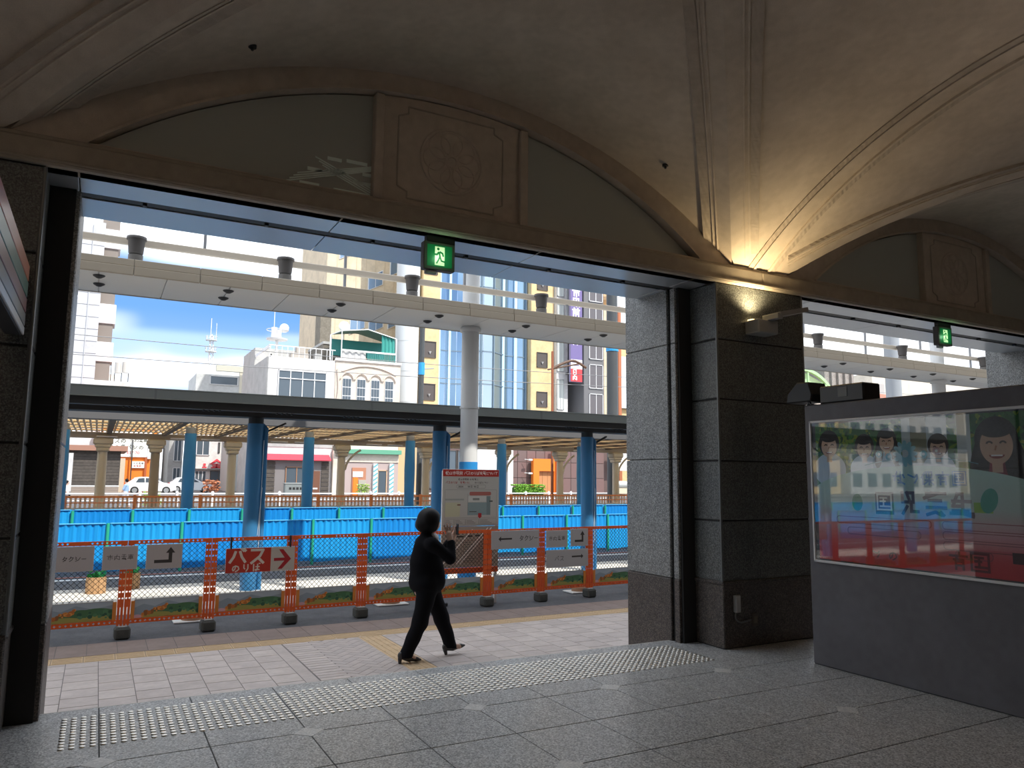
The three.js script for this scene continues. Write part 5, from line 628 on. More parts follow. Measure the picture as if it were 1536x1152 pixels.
{ // left side of the street
  const t = block('brown_restaurant', 'grey brown brick building with overhanging brown roof slab', -1.7, 1.45, 3.5, -66, 8, brick); P(t, 'roof_slab', -2.3, 1.9, 3.45, 3.85, -8.4, 0.6, M([0.33, 0.17, 0.12], 0.7)); P(t, 'stone_band', -1.72, 1.48, 0.75, 0.85, 0, 0.05, mat.offWhite); for (let i = 0; i < 5; i++) P(t, 'clapboard', -1.7, 1.46, 0.02 + i * 0.145, 0.14 + i * 0.145, 0, 0.05, M([0.33, 0.27, 0.23], 0.8), 0.01); for (let i = 0; i < 11; i++) P(t, 'brick_course', -1.7, 1.46, 0.9 + i * 0.235, 1.12 + i * 0.235, 0, 0.03, i % 2 ? brick : M([0.25, 0.215, 0.2], 0.85, { map: texConcrete }), 0.008);
  const t2 = block('brown_restaurant_annex', 'lower dark annex left of the brown brick building', -7, -2.36, 3.2, -66.6, 8, M([0.22, 0.18, 0.17], 0.8)); P(t2, 'roof_slab', -7.2, -2.36, 3.2, 3.5, -8.2, 0.5, M([0.33, 0.17, 0.12], 0.7)); P(t2, 'dark_base', -7, -2.38, 0, 1.7, 0, 0.06, M([0.10, 0.08, 0.09], 0.8));
  const o = block('orange_shop', 'orange shop front with a big white signboard', 0.0, 4.85, 7.2, -82, 7, orangeWall); P(o, 'signboard', 0.2, 4.1, 3.35, 5.9, 0, 0.25, mat.white); sheet('sign_print', 3.8, 2.4, print(512, 324, (c, w, h) => { c.fillStyle = '#f0efe9'; c.fillRect(0, 0, w, h); c.strokeStyle = '#4a4a40'; strokes(c, 'てスの', 60, 96, 62, 9, 1.1); strokes(c, '市内電車', 300, 92, 52, 6, 1.0); strokes(c, 'クの保バシの', 60, 180, 56, 8, 1.25); c.fillStyle = '#b8505a'; c.font = 'bold 50px sans-serif'; c.fillText('437-70', 270, 296); }), o, [2.15, 4.62, 0.27]); P(o, 'white_pillar', 4.1, 4.4, 3.2, 5.9, 0, 0.35, mat.white); P(o, 'small_sign', 2.8, 3.95, 2.3, 2.95, 0, 0.2, mat.white); sheet('small_print', 1.1, 0.6, print(128, 70, (c, w, h) => { c.fillStyle = '#f0efe9'; c.fillRect(0, 0, w, h); c.strokeStyle = '#4a4a44'; strokes(c, 'スの電車', 8, 8, 24, 3, 1.15); c.strokeStyle = '#a03a3a'; strokes(c, '変更前', 14, 38, 24, 3, 1.15); }), o, [3.375, 2.625, 0.22]); P(o, 'post', 2.7, 2.8, 0.4, 5, 0.4, 0.55, mat.darkMetal); P(o, 'post', 3.9, 4.1, 0.4, 3.3, 0.2, 0.3, M([0.4, 0.1, 0.03], 0.6)); P(o, 'side_wing', 1.5, 2.2, 0, 3.2, 0.5, 1.2, M([0.55, 0.45, 0.34], 0.7));
  block('white_warehouse', 'plain white wall behind the brown building roof', -14, -0.1, 5.9, -84, 5.8, M([0.78, 0.82, 0.86], 0.8, { map: texRender }));
  const h = block('white_clinic', 'white building with a red house-shaped emblem over its entrance', 9.3, 13.2, 9, -92, 12, wallWhite); P(h, 'fascia_band', 9.3, 13.3, 2.35, 2.45, 0, 0.5, M([0.3, 0.3, 0.3], 0.6)); win(h, 11.8, 12.0, 4.2, 5.4, frameD); win(h, 9.5, 10.9, 3.9, 5.8, frameW, 2, 1); win(h, 11.1, 12.9, 0, 2.2, frameD, 2, 1); win(h, 9.5, 10.7, 0, 2.2, frameW, 3, 1);
  const red = M([0.70, 0.06, 0.08], 0.6); obj('emblem', [ext(shape([[-0.75, 0.45], [0, 1.05], [0.75, 0.45], [0.45, 0.45], [0, 0.78], [-0.45, 0.45]]), 0.08), bx(-0.5, 0.5, 0.32, 0.42, 0, 0.08), bx(-0.1, 0.1, 0, 0.5, 0, 0.08), bx(-0.6, 0.6, 0, 0.1, 0, 0.08), bx(-0.45, 0.45, 0.14, 0.22, 0, 0.08)].map((g) => g.translate(2.45, 2.5, 0.02)), red, h); obj('small_emblem', [bx(0.95, 1.4, 2.5, 2.65, 0, 0.1), bx(1.05, 1.3, 2.75, 3.0, 0, 0.1)], red, h);
  block('grey_shed', 'pale grey windowless wall between the clinic and the white office', 11.9, 13.8, 5.6, -84, 6, M([0.5, 0.53, 0.53], 0.8));
  const bg = block('grey_side_building', 'grey building with dark windows along the side street', 7.6, 9.25, 10, -104.5, 10, wallGrey); win(bg, 8.2, 9.1, 3.4, 6.2, frameW, 2, 1); win(bg, 8.2, 9.1, 0.6, 2.6, frameW, 2, 1);
  const cr = block('cream_side_building', 'cream building at the far end of the side street', 4.9, 7.0, 6.6, -112, 10, wallCream); win(cr, 5.4, 6.1, 1.2, 4.2, M([0.4, 0.2, 0.15], 0.6), 1, 2); P(cr, 'sign_post', 6.5, 6.7, 0, 6, 0.2, 0.5, M([0.5, 0.1, 0.08], 0.6));
  const tw = thing('white_apartment_tower', 'tall pale apartment tower with banded side balconies at the left', 'building', [-14, 0, -90]); obj('core', bx(0, 12.95, 0, 28.4, -14, -0.05), M([0.45, 0.47, 0.5], 0.8), tw); for (let i = 0; i < 22; i++) obj('cladding_panel', bx(0, 13.0, i * 1.29 + 0.03, (i + 1) * 1.29 - 0.03, -0.1, 0.06, 0.01), M([0.70, 0.74, 0.82], 0.7, { map: texRender }), tw); for (let i = 0; i < 7; i++) { obj('balcony', bx(12.7, 14.55, 1.2 + i * 4.1, 3.3 + i * 4.1, -3.5, -0.4, 0.04), M([0.72, 0.72, 0.74], 0.7), tw); obj('balcony_recess', bx(12.7, 14.35, 3.3 + i * 4.1, 5.3 + i * 4.1, -3.5, -0.6), M([0.24, 0.21, 0.19], 0.8), tw); } obj('downpipe', cyl(11.9, 0, 28, 0.12, 0.06, 0.06, 6), M([0.5, 0.52, 0.55], 0.6), tw);
  const b = block('low_roof_building', 'small flat roofed building with a water tank behind the gutter', -0.2, 3.0, 13.6, -110, 8, wallWhite); P(b, 'parapet', -0.3, 1.0, 13.6, 14.6, -3, -1, M([0.75, 0.66, 0.6], 0.8)); const wt = thing('water_tank', 'twin roof water tanks on a steel frame', 'water tank', [1.5, 13.6, -111]); obj('tank', [cyl(-0.1, 1.2, 2.6, 0, 0.4), cyl(0.75, 1.3, 2.7, 0, 0.4)], M([0.6, 0.58, 0.56], 0.6), wt); for (const x of [-0.5, 0.3, 1.1]) obj('leg', bx(x, x + 0.1, 0, 1.3, -0.3, -0.2), mat.darkMetal, wt); obj('rod', rod([-0.9, 0, 0], [-0.9, 4.4, 0], 0.04), mat.darkMetal, wt);
  const c = block('pale_office', 'pale office block with open roof frame below the lattice mast', 10.8, 17.2, 15.4, -110, 10, M([0.74, 0.78, 0.80], 0.8, { map: texRender })); P(c, 'roof_beam', 13.3, 17.2, 15.9, 16.7, -0.5, 0.2, M([0.55, 0.55, 0.48], 0.8)); P(c, 'roof_post', 16.4, 17.2, 13, 16, -0.5, 0.1, M([0.7, 0.66, 0.55], 0.8)); win(c, 12.6, 16.2, 14.0, 15.2, frameW);
  const m = thing('lattice_mast', 'white radio mast with two antenna platforms', 'mast', [12.45, 16.5, -110]); const mg = []; for (let k = 0; k < 3; k++) { const a = k * 2.094, p = (y, r) => [r * Math.cos(a), y, r * Math.sin(a)]; mg.push(rod(p(0, 0.4), p(4.2, 0.22), 0.06)); for (let j = 0; j < 6; j++) { const a2 = (k + 1) * 2.094; mg.push(rod([0.4 * Math.cos(a), j * 0.7, 0.4 * Math.sin(a)], [0.35 * Math.cos(a2), j * 0.7 + 0.7, 0.35 * Math.sin(a2)], 0.035)); } } obj('tower', mg, mat.white, m); for (const y of [1.9, 3.5]) obj('platform', [cyl(0, y, y + 0.12, 0, 0.75), new THREE.TorusGeometry(0.75, 0.04, 6, 18).rotateX(Math.PI / 2).translate(0, y + 0.55, 0), cyl(0.6, y, y + 0.7, 0, 0.08), cyl(-0.6, y, y + 0.7, 0, 0.08), cyl(0, y, y + 0.8, 0.6, 0.08)], M([0.62, 0.66, 0.7], 0.6), m); obj('whip', [rod([0.6, 3.5, 0], [0.6, 6.0, 0], 0.03), rod([-0.1, 4.2, 0], [-0.1, 6.6, 0], 0.04)], mat.white, m);
}
{ // what shows above the poster wall
  const t = thing('green_arch_truss', 'pale green steel arched truss seen above the poster wall', 'truss', [69, 0, -60]); const gm = M([0.35, 0.60, 0.33], 0.6), g = []; for (let i = 0; i < 12; i++) { const a = i / 12 * Math.PI / 2, b = (i + 1) / 12 * Math.PI / 2; g.push(bar([1 + 6 * Math.sin(a), 9 + 5.4 * Math.cos(a), 0], [1 + 6 * Math.sin(b), 9 + 5.4 * Math.cos(b), 0], 0.35)); } for (const x of [-7.5, 1.6, 6.9]) obj('column', bx(x - 0.2, x + 0.2, 0, 9.2, -0.2, 0.2), gm, t); obj('arch', [...g, bar([-8, 14.4, 0], [1, 14.4, 0], 0.35)], gm, t); obj('brace', [bar([-4, 9, 0], [0.2, 14.4, 0], 0.3), bar([0.2, 14.4, 0], [3.6, 9, 0], 0.3), bar([3.6, 9, 0], [5, 13, 0], 0.3), bar([2, 9, 0], [2, 14.3, 0], 0.2)], gm, t); obj('sheet', ext(shape([[1.6, 8], [7, 8], [6.6, 10.8], [5.2, 13.0], [1.6, 14.2]]), 0.1).translate(0, 0, -0.5), M([0.45, 0.70, 0.42], 0.7), t);
  const c = block('concrete_building', 'stained concrete building behind the green truss', 76.3, 81.5, 15.3, -62, 12, mat.concrete); for (let i = 0; i < 4; i++) P(c, 'pilaster', 77.2 + i * 1.2, 77.6 + i * 1.2, 0, 15.3, 0, 0.3, mat.concrete);
  const w = block('cream_low_building', 'cream low building right of the concrete block', 81.5, 96, 12.6, -64, 10, wallCream); const rr = block('red_roof_arcade', 'long low arcade with pinkish red roof beyond the poster wall', 62, 106, 10.6, -55, 4, wallCream); P(rr, 'red_roof', 61.5, 106.5, 10.6, 11.4, -4.4, 0.4, M([0.62, 0.25, 0.18], 0.8)); P(w, 'roof_unit', 86.5, 88, 12.6, 13.8, -3, -1, wallGrey); P(w, 'roof_unit', 89.6, 91.6, 12.6, 14.6, -3, -1, M([0.4, 0.4, 0.4], 0.7)); P(w, 'roof_unit', 83.2, 84.6, 12.6, 13.4, -3, -1, M([0.4, 0.4, 0.4], 0.7));
  const d = block('grey_roof_tower', 'grey tower with rooftop frames above the white canopy by the pillar', 72, 80, 21.5, -68, 10, M([0.62, 0.63, 0.58], 0.8, { map: texConcrete })); for (let i = 0; i < 5; i++) win(d, 72.4 + i * 1.5, 73.5 + i * 1.5, 18, 20.4, frameD); P(d, 'roof_block', 76, 79, 21.5, 24.5, -6, -1, wallGrey);
  block('far_cream_building', 'long cream facade far right above the canopy', 96, 150, 17, -70, 12, M([0.80, 0.78, 0.70], 0.8, { map: texRender }));
}
{ // vehicles
  const car = (label, paint, pos, s) => {
    const t = thing('parked_car', label, 'car', pos); t.scale.setScalar(s);
    const body = shape([[0.05, 0.35], [0.02, 0.8], [0.25, 1.0], [0.75, 1.42], [1.3, 1.5], [2.2, 1.46], [3.0, 1.02], [3.75, 0.88], [4.08, 0.68], [4.12, 0.35], [3.75, 0.22], [0.35, 0.22]]); obj('body', ext(body, 1.6, 0.05).translate(0, 0, -0.8), paint, t);
    obj('side_window', [ext(shape([[0.85, 1.02], [1.05, 1.36], [1.5, 1.4], [1.55, 1.02]]), 0.012).translate(0, 0, 0.852), ext(shape([[1.62, 1.02], [1.62, 1.4], [2.15, 1.37], [2.75, 1.02]]), 0.012).translate(0, 0, 0.852)], paneMat, t); obj('windscreen', bar([2.36, 1.42, 0], [3.0, 1.06, 0], 0.05, 1.3), paneMat, t); obj('rear_window', bar([0.36, 1.08, 0], [0.78, 1.41, 0], 0.05, 1.2), paneMat, t);
    for (const [x, z] of [[0.78, 0.72], [3.3, 0.72], [0.78, -0.72], [3.3, -0.72]]) { const w = obj('wheel', new THREE.CylinderGeometry(0.33, 0.33, 0.2, 20).rotateX(Math.PI / 2).translate(x, 0.33, z * 1.06), mat.black, t); obj('hub', new THREE.CylinderGeometry(0.21, 0.21, 0.03, 16).rotateX(Math.PI / 2).translate(x, 0.33, z * 1.06 + Math.sign(z) * 0.11), mat.steel, w); }
    obj('tail_lamp', bx(-0.01, 0.15, 0.8, 0.95, 0.55, 0.83), M([0.5, 0.02, 0.02], 0.3), t); obj('head_lamp', bx(3.85, 4.1, 0.66, 0.78, 0.5, 0.83), mat.white, t); return t;
  };
  car('white hatchback parked beside the orange shop', M([0.86, 0.86, 0.87], 0.3, { clearcoat: 0.5 }), [2.1, 0, -75], 1.0); car('second white car partly hidden behind the blue shelter post', M([0.75, 0.77, 0.8], 0.3, { clearcoat: 0.5 }), [5.9, 0, -80], 1.0);
  const a = thing('utility_cabinet', 'grey utility cabinet in front of the red awning shop', 'cabinet', [13.9, 0, -66.4]); obj('body', bx(0, 1.75, 0, 1.05, 0, 0.6, 0.05), M([0.2, 0.22, 0.22], 0.6), a); obj('lid', bx(-0.05, 1.8, 1.03, 1.12, -0.05, 0.65, 0.02), M([0.3, 0.32, 0.32], 0.6), a); for (let i = 0; i < 4; i++) obj('vent', bx(0.35 + i * 0.3, 0.55 + i * 0.3, 0.55, 0.75, 0.6, 0.62), mat.black, a);
  for (const [x, z, s, l] of [[20.9, -66.5, 0.8, 'bushy potted shrub in front of the striped barber post'], [8.6, -70, 1.0, 'red flowered shrub bed beside the grey wall'], [2.8, -48, 0.7, 'weedy green plants before the white car']]) { const t = thing('shrub', l, 'shrub', [x, z > -60 ? G : 0, z]), r = rng(x * 7), lf = []; obj('stem', cyl(0, 0, 0.5 * s, 0, 0.04, 0.02, 6), mat.wood, t); for (let i = 0; i < 160; i++) { const g = new THREE.PlaneGeometry(0.22 * s, 0.14 * s); g.rotateX(r() * 3).rotateY(r() * 6).translate((r() - 0.5) * 1.3 * s, 0.3 * s + r() * 1.0 * s, (r() - 0.5) * 0.8 * s); lf.push(g); } obj('foliage', lf, M(x === 8.6 ? [0.5, 0.2, 0.1] : [0.35, 0.5, 0.12], 0.8, { side: THREE.DoubleSide }), t).userData = { kind: 'stuff' }; }
}
// ---------------------------------------------------------------- people
function surfaceNet(f, lo, hi, c) { // one smooth skin round a distance field
  const n = [0, 1, 2].map((k) => Math.ceil((hi[k] - lo[k]) / c) + 1), [nx, ny, nz] = n, F = new Float32Array(nx * ny * nz), id = new Int32Array(nx * ny * nz).fill(-1), P = [], I = [], at = (i, j, k) => (k * ny + j) * nx + i;
  for (let k = 0; k < nz; k++) for (let j = 0; j < ny; j++) for (let i = 0; i < nx; i++) F[at(i, j, k)] = f(lo[0] + i * c, lo[1] + j * c, lo[2] + k * c);
  for (let k = 0; k < nz - 1; k++) for (let j = 0; j < ny - 1; j++) for (let i = 0; i < nx - 1; i++) {
    let s = [0, 0, 0], m = 0; const v = []; for (let q = 0; q < 8; q++) v.push(F[at(i + (q & 1), j + ((q >> 1) & 1), k + (q >> 2))]);
    for (let a = 0; a < 8; a++) for (const b of [1, 2, 4]) { const e = a ^ b; if (e < a || (v[a] < 0) === (v[e] < 0)) continue; const t = v[a] / (v[a] - v[e]); for (let d = 0; d < 3; d++) { const pa = (a >> d) & 1, pe = (e >> d) & 1; s[d] += pa + t * (pe - pa); } m++; }
    if (m) { id[at(i, j, k)] = P.length / 3; P.push(lo[0] + (i + s[0] / m) * c, lo[1] + (j + s[1] / m) * c, lo[2] + (k + s[2] / m) * c); }
  }
  const quad = (a, b, d, e, flip) => { if (a < 0 || b < 0 || d < 0 || e < 0) return; flip ? I.push(a, d, b, a, e, d) : I.push(a, b, d, a, d, e); };
  for (let k = 1; k < nz - 1; k++) for (let j = 1; j < ny - 1; j++) for (let i = 1; i < nx - 1; i++) {
    const o = F[at(i, j, k)] < 0;
    if (o !== F[at(i + 1, j, k)] < 0) quad(id[at(i, j - 1, k - 1)], id[at(i, j, k - 1)], id[at(i, j, k)], id[at(i, j - 1, k)], !o);
    if (o !== F[at(i, j + 1, k)] < 0) quad(id[at(i - 1, j, k - 1)], id[at(i - 1, j, k)], id[at(i, j, k)], id[at(i, j, k - 1)], !o);
    if (o !== F[at(i, j, k + 1)] < 0) quad(id[at(i - 1, j - 1, k)], id[at(i, j - 1, k)], id[at(i, j, k)], id[at(i - 1, j, k)], !o);
  }
  const g = new THREE.BufferGeometry(); g.setAttribute('position', new THREE.BufferAttribute(new Float32Array(P), 3)); g.setIndex(I); g.computeVertexNormals(); return g;
}
const cap = (x, y, z, b) => { const [ax, ay, az, ra, bx_, by, bz, rb] = b, dx = bx_ - ax, dy = by - ay, dz = bz - az, L = dx * dx + dy * dy + dz * dz || 1e-9, t = Math.max(0, Math.min(1, ((x - ax) * dx + (y - ay) * dy + (z - az) * dz) / L)); return Math.hypot(x - ax - dx * t, y - ay - dy * t, z - az - dz * t) - (ra + (rb - ra) * t); };
const smin = (a, b, k) => { const h = Math.max(0, Math.min(1, 0.5 + 0.5 * (b - a) / k)); return b + (a - b) * h - k * h * (1 - h); };
const ell = (x, y, z, e) => { const [cx, cy, cz, rx, ry, rz] = e, px = (x - cx) / rx, py = (y - cy) / ry, pz = (z - cz) / rz, k = Math.hypot(px, py, pz); return (k - 1) * Math.min(rx, ry, rz); };
const field = (bones, eggs = [], k = 0.03) => (x, y, z) => { let d = 9; for (const b of bones) d = smin(d, cap(x, y, z, b), k); for (const e of eggs) d = smin(d, ell(x, y, z, e), k); return d; };
const skin = M([0.60, 0.40, 0.31], 0.6), suit = M([0.006, 0.006, 0.008], 0.95, { ior: 1.25 }), hairM = M([0.006, 0.005, 0.005], 0.6, { ior: 1.3 }), shoeM = M([0.03, 0.026, 0.026], 0.3);
{
  const t = thing('person', 'person in a dark trouser suit walking past the barricade with hands raised', 'person', [3.2, G, -7.73]);
  // x forward, y up, z towards the camera (her right)
  const armR = [[-0.05, 1.20, 0.155, 0.05, 0.15, 1.04, 0.19, 0.042], [0.15, 1.04, 0.19, 0.042, 0.185, 1.17, 0.13, 0.030]], armL = [[-0.03, 1.20, -0.155, 0.05, 0.18, 1.05, -0.16, 0.042], [0.18, 1.05, -0.16, 0.042, 0.27, 1.18, -0.10, 0.030]];
  const handR = [[0.19, 1.13, 0.13, 0.028, 0.175, 1.24, 0.11, 0.020], [0.175, 1.24, 0.11, 0.034, 0.165, 1.30, 0.10, 0.030]], handL = [[0.27, 1.16, -0.10, 0.028, 0.29, 1.23, -0.08, 0.020], [0.29, 1.23, -0.08, 0.032, 0.305, 1.285, -0.07, 0.028]];
  const finger = (p, q, r) => [...p, 0.0095, ...q, 0.0088, ].concat([]) && [[...p, 0.0098, ...q, 0.0092], [...q, 0.0092, ...r, 0.0075]];
  const fR = [finger([0.148, 1.315, 0.085], [0.130, 1.355, 0.08], [0.118, 1.385, 0.08]), finger([0.160, 1.325, 0.092], [0.150, 1.370, 0.088], [0.144, 1.405, 0.088]), finger([0.174, 1.325, 0.10], [0.174, 1.370, 0.098], [0.176, 1.400, 0.098]), finger([0.188, 1.315, 0.11], [0.200, 1.352, 0.112], [0.210, 1.378, 0.114]), finger([0.150, 1.270, 0.08], [0.128, 1.290, 0.062], [0.118, 1.318, 0.055])].flat();
  const fL = [finger([0.292, 1.305, -0.055], [0.30, 1.345, -0.035], [0.285, 1.365, -0.015]), finger([0.304, 1.31, -0.062], [0.318, 1.352, -0.046], [0.306, 1.376, -0.024]), finger([0.317, 1.305, -0.07], [0.334, 1.343, -0.058], [0.326, 1.368, -0.034]), finger([0.329, 1.295, -0.08], [0.346, 1.326, -0.07], [0.340, 1.350, -0.048]), finger([0.285, 1.26, -0.055], [0.270, 1.285, -0.03], [0.275, 1.31, -0.012])].flat();
  const legs = [[-0.05, 0.70, 0.075, 0.085, -0.14, 0.385, 0.08, 0.055], [-0.14, 0.385, 0.08, 0.055, -0.275, 0.10, 0.085, 0.036], [0.02, 0.70, -0.075, 0.085, 0.175, 0.385, -0.075, 0.055], [0.175, 0.385, -0.075, 0.055, 0.285, 0.10, -0.07, 0.036], [-0.275, 0.085, 0.085, 0.034, -0.19, 0.035, 0.085, 0.026], [0.285, 0.085, -0.07, 0.034, 0.39, 0.075, -0.065, 0.026]];
  const trunk = [[-0.06, 0.72, -0.06, 0.10, -0.06, 0.72, 0.06, 0.10], [-0.06, 0.74, 0, 0.11, -0.06, 0.92, 0, 0.10], [-0.06, 0.92, 0, 0.10, -0.06, 1.10, 0, 0.105], [-0.06, 1.10, 0, 0.105, -0.06, 1.16, 0, 0.10], [-0.06, 1.20, -0.12, 0.055, -0.05, 1.20, 0.12, 0.055], [-0.05, 1.2, 0, 0.055, -0.035, 1.33, 0, 0.046]];
  const head = [[-0.01, 1.435, 0, 0.088, 0.112, 0.073], [0.022, 1.375, 0, 0.062, 0.062, 0.052], [0.066, 1.385, 0, 0.020, 0.016, 0.022]], nose = [[0.070, 1.432, 0, 0.010, 0.092, 1.408, 0, 0.012], [0.078, 1.374, -0.016, 0.008, 0.078, 1.374, 0.016, 0.008], [0.055, 1.447, 0.03, 0.014, 0.055, 1.447, -0.03, 0.014]];
  const bodyF = field([...trunk, ...legs, ...armR, ...armL], [], 0.035), fine = field([...handR, ...fR], [], 0.008), fineL = field([...handL, ...fL], [], 0.008), headF = field([[-0.05, 1.24, 0, 0.05, -0.025, 1.36, 0, 0.047], ...nose], head, 0.02);
  const body = obj('body', [surfaceNet(bodyF, [-0.4, 0, -0.3], [0.5, 1.34, 0.32], 0.012), surfaceNet(fine, [0.09, 1.12, 0.02], [0.25, 1.42, 0.18], 0.0035), surfaceNet(fineL, [0.22, 1.14, -0.15], [0.38, 1.4, 0.03], 0.0035), surfaceNet(headF, [-0.14, 1.18, -0.12], [0.13, 1.58, 0.12], 0.005), ball(0.071, 1.44, 0.030, 0.009, 0.7, 10), ball(0.071, 1.44, -0.030, 0.009, 0.7, 10)], skin, t);
  const jacket = field([[-0.06, 0.78, -0.07, 0.135, -0.06, 0.78, 0.07, 0.135], [-0.065, 0.80, 0, 0.165, -0.075, 0.98, 0, 0.145], [-0.075, 0.98, 0, 0.145, -0.065, 1.15, 0, 0.128], [-0.065, 1.19, -0.125, 0.072, -0.055, 1.19, 0.125, 0.072], [-0.055, 1.21, 0, 0.088, -0.05, 1.285, 0, 0.064], [0.015, 1.10, 0.0, 0.095, 0.035, 0.80, 0.05, 0.115], [0.015, 1.10, 0.0, 0.095, 0.035, 0.80, -0.05, 0.115], [-0.05, 1.20, 0.160, 0.068, 0.145, 1.04, 0.19, 0.053], [0.145, 1.04, 0.19, 0.053, 0.182, 1.20, 0.125, 0.045], [-0.03, 1.20, -0.165, 0.070, 0.18, 1.04, -0.165, 0.062], [0.18, 1.04, -0.165, 0.055, 0.275, 1.205, -0.095, 0.045]], [], 0.035);
  obj('jacket', surfaceNet((x, y, z) => Math.max(jacket(x, y, z) + 0.004 * Math.sin(24 * y + 9 * x + 7 * z), 0.69 - y - 0.12 * x, -cap(x, y, z, [0.09, 1.32, 0, 0.03, 0.07, 1.12, 0, 0.012])), [-0.3, 0.60, -0.32], [0.36, 1.38, 0.34], 0.009), suit, body);
  const trou = field([[-0.06, 0.76, -0.07, 0.125, -0.06, 0.76, 0.07, 0.125], [-0.055, 0.74, 0.075, 0.108, -0.14, 0.385, 0.08, 0.080], [-0.14, 0.385, 0.08, 0.080, -0.285, 0.08, 0.085, 0.068], [0.02, 0.74, -0.075, 0.108, 0.175, 0.385, -0.075, 0.080], [0.175, 0.385, -0.075, 0.080, 0.285, 0.09, -0.07, 0.066]], [], 0.03);
  obj('trousers', surfaceNet((x, y, z) => Math.max(trou(x, y, z) + 0.003 * Math.sin(30 * y + 12 * x), 0.055 - y + (x > 0 ? 0.02 : 0) - 0.1 * Math.max(0, x - 0.25), y - 0.88), [-0.42, 0.02, -0.25], [0.42, 0.92, 0.25], 0.010), suit, body);
  const hairF = field([], [[-0.028, 1.448, 0, 0.132, 0.123, 0.120], [-0.048, 1.395, 0, 0.130, 0.095, 0.118]], 0.03); obj('hair', surfaceNet((x, y, z) => Math.max(hairF(x, y, z) + 0.003 * Math.sin(60 * z + 20 * y), -ell(x, y, z, [0.095, 1.385, 0, 0.108, 0.112, 0.078]), -Math.max(0.042 + 0.25 * (y - 1.36) - x, y - 1.485), 1.305 - y), [-0.22, 1.20, -0.16], [0.15, 1.60, 0.16], 0.006), hairM, body);
  obj('collar', surfaceNet(field([[0.0, 1.29, -0.05, 0.02, 0.075, 1.17, -0.014, 0.016], [0.0, 1.29, 0.05, 0.02, 0.075, 1.17, 0.014, 0.016], [0.03, 1.25, 0, 0.055, 0.085, 1.13, 0, 0.03]], [], 0.02), [-0.08, 1.06, -0.1], [0.15, 1.36, 0.1], 0.006), M([0.75, 0.75, 0.77], 0.7), body);
  const shoe = (x, y, z, tilt, nm) => { const s = surfaceNet((a, b, c) => Math.max(field([[-0.055, 0.055, 0, 0.034, 0.02, 0.045, 0, 0.033], [0.02, 0.045, 0, 0.033, 0.115, 0.024, 0, 0.022], [0.115, 0.024, 0, 0.022, 0.155, 0.018, 0, 0.012], [-0.06, 0.08, 0, 0.034, -0.04, 0.09, 0, 0.03]], [], 0.02)(a, b, c), 0.006 - b + Math.max(0, 0.02 - a) * 0.45), [-0.12, -0.02, -0.06], [0.19, 0.14, 0.06], 0.006); const o = obj(nm, s, shoeM, body); o.position.set(x, y, z); o.rotation.z = tilt; obj('heel', [cyl(-0.07, -0.004, 0.05, 0, 0.015, 0.024, 12)], shoeM, o).scale.y = 1; };
  shoe(-0.28, 0.004, 0.085, -0.02, 'shoe'); shoe(0.30, 0.024, -0.07, 0.26, 'shoe');
  obj('phone', bx(0.305, 0.315, 1.275, 1.395, -0.035, 0.025, 0.004), mat.black, t).rotation.z = 0; 
}
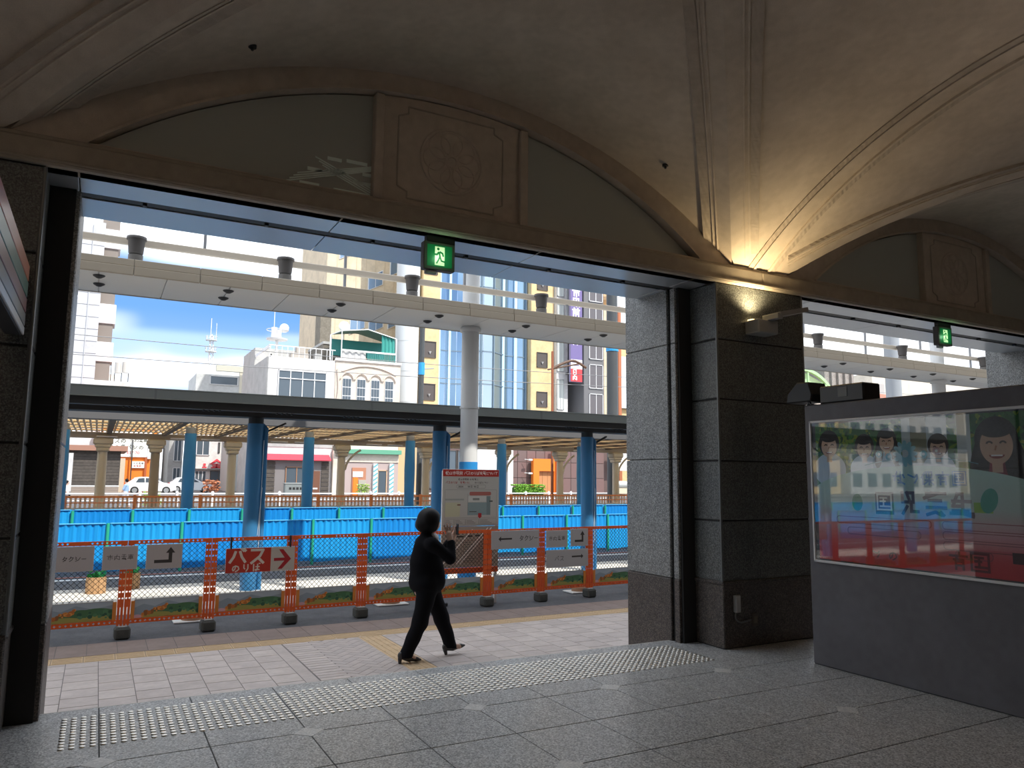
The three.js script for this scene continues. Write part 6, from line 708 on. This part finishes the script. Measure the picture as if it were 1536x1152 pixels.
for (const [x, z, h, shirt, pants, label, turn] of [[-1.5, -50, 1.5, [0.8, 0.8, 0.82], [0.3, 0.3, 0.33], 'pedestrian in white shirt by the brown building', 0.2], [1.5, -50, 1.62, [0.28, 0.42, 0.66], [0.5, 0.52, 0.58], 'pedestrian in blue shirt behind the white car', 2.8]]) {
  const t = thing('person', label, 'person', [x, G, z], turn); t.scale.setScalar(h / 1.6);
  const b = obj('body', surfaceNet(field([[0, 0.85, 0, 0.1, 0, 1.2, 0, 0.11], [0, 1.25, -0.13, 0.06, 0, 1.25, 0.13, 0.06], [0, 1.28, 0, 0.05, 0.02, 1.42, 0, 0.05], [-0.02, 0.85, 0.08, 0.085, -0.1, 0.45, 0.08, 0.06], [-0.1, 0.45, 0.08, 0.06, -0.2, 0.05, 0.08, 0.045], [0.02, 0.85, -0.08, 0.085, 0.12, 0.45, -0.08, 0.06], [0.12, 0.45, -0.08, 0.06, 0.16, 0.05, -0.08, 0.045], [0, 1.25, 0.17, 0.045, -0.06, 0.98, 0.2, 0.04], [-0.06, 0.98, 0.2, 0.04, 0.06, 0.78, 0.2, 0.035], [0, 1.25, -0.17, 0.045, 0.1, 0.98, -0.2, 0.04], [0.1, 0.98, -0.2, 0.04, 0.2, 0.82, -0.18, 0.035], [-0.2, 0.04, 0.08, 0.035, -0.08, 0.03, 0.08, 0.03], [0.16, 0.04, -0.08, 0.035, 0.28, 0.03, -0.08, 0.03]], [[0.02, 1.5, 0, 0.09, 0.11, 0.08], [0.1, 1.49, 0, 0.02, 0.02, 0.015]], 0.03), [-0.3, -0.02, -0.3], [0.36, 1.64, 0.3], 0.018), skin, t);
  obj('shirt', surfaceNet((a, c, d) => Math.max(field([[0, 0.85, 0, 0.13, 0, 1.2, 0, 0.135], [0, 1.25, -0.13, 0.075, 0, 1.25, 0.13, 0.075], [0, 1.25, 0.17, 0.062, -0.05, 1.02, 0.2, 0.058], [0, 1.25, -0.17, 0.062, 0.08, 1.02, -0.2, 0.058]], [], 0.03)(a, c, d), 0.82 - c), [-0.25, 0.76, -0.32], [0.25, 1.40, 0.32], 0.018), M(shirt, 0.8), b);
  obj('trousers', surfaceNet((a, c, d) => Math.max(field([[0, 0.84, -0.05, 0.12, 0, 0.84, 0.05, 0.12], [-0.02, 0.8, 0.08, 0.1, -0.1, 0.45, 0.08, 0.078], [-0.1, 0.45, 0.08, 0.078, -0.2, 0.1, 0.08, 0.065], [0.02, 0.8, -0.08, 0.1, 0.12, 0.45, -0.08, 0.078], [0.12, 0.45, -0.08, 0.078, 0.16, 0.1, -0.08, 0.065]], [], 0.03)(a, c, d), c - 0.9, 0.09 - c), [-0.32, 0.05, -0.25], [0.3, 0.98, 0.25], 0.018), M(pants, 0.8), b);
  obj('hair', surfaceNet((a, c, d) => Math.max(ell(a, c, d, [-0.01, 1.53, 0, 0.11, 0.11, 0.1]), -ell(a, c, d, [0.09, 1.48, 0, 0.09, 0.1, 0.085])), [-0.16, 1.38, -0.14], [0.14, 1.68, 0.14], 0.016), hairM, b);
}
renderer.render(scene, camera);
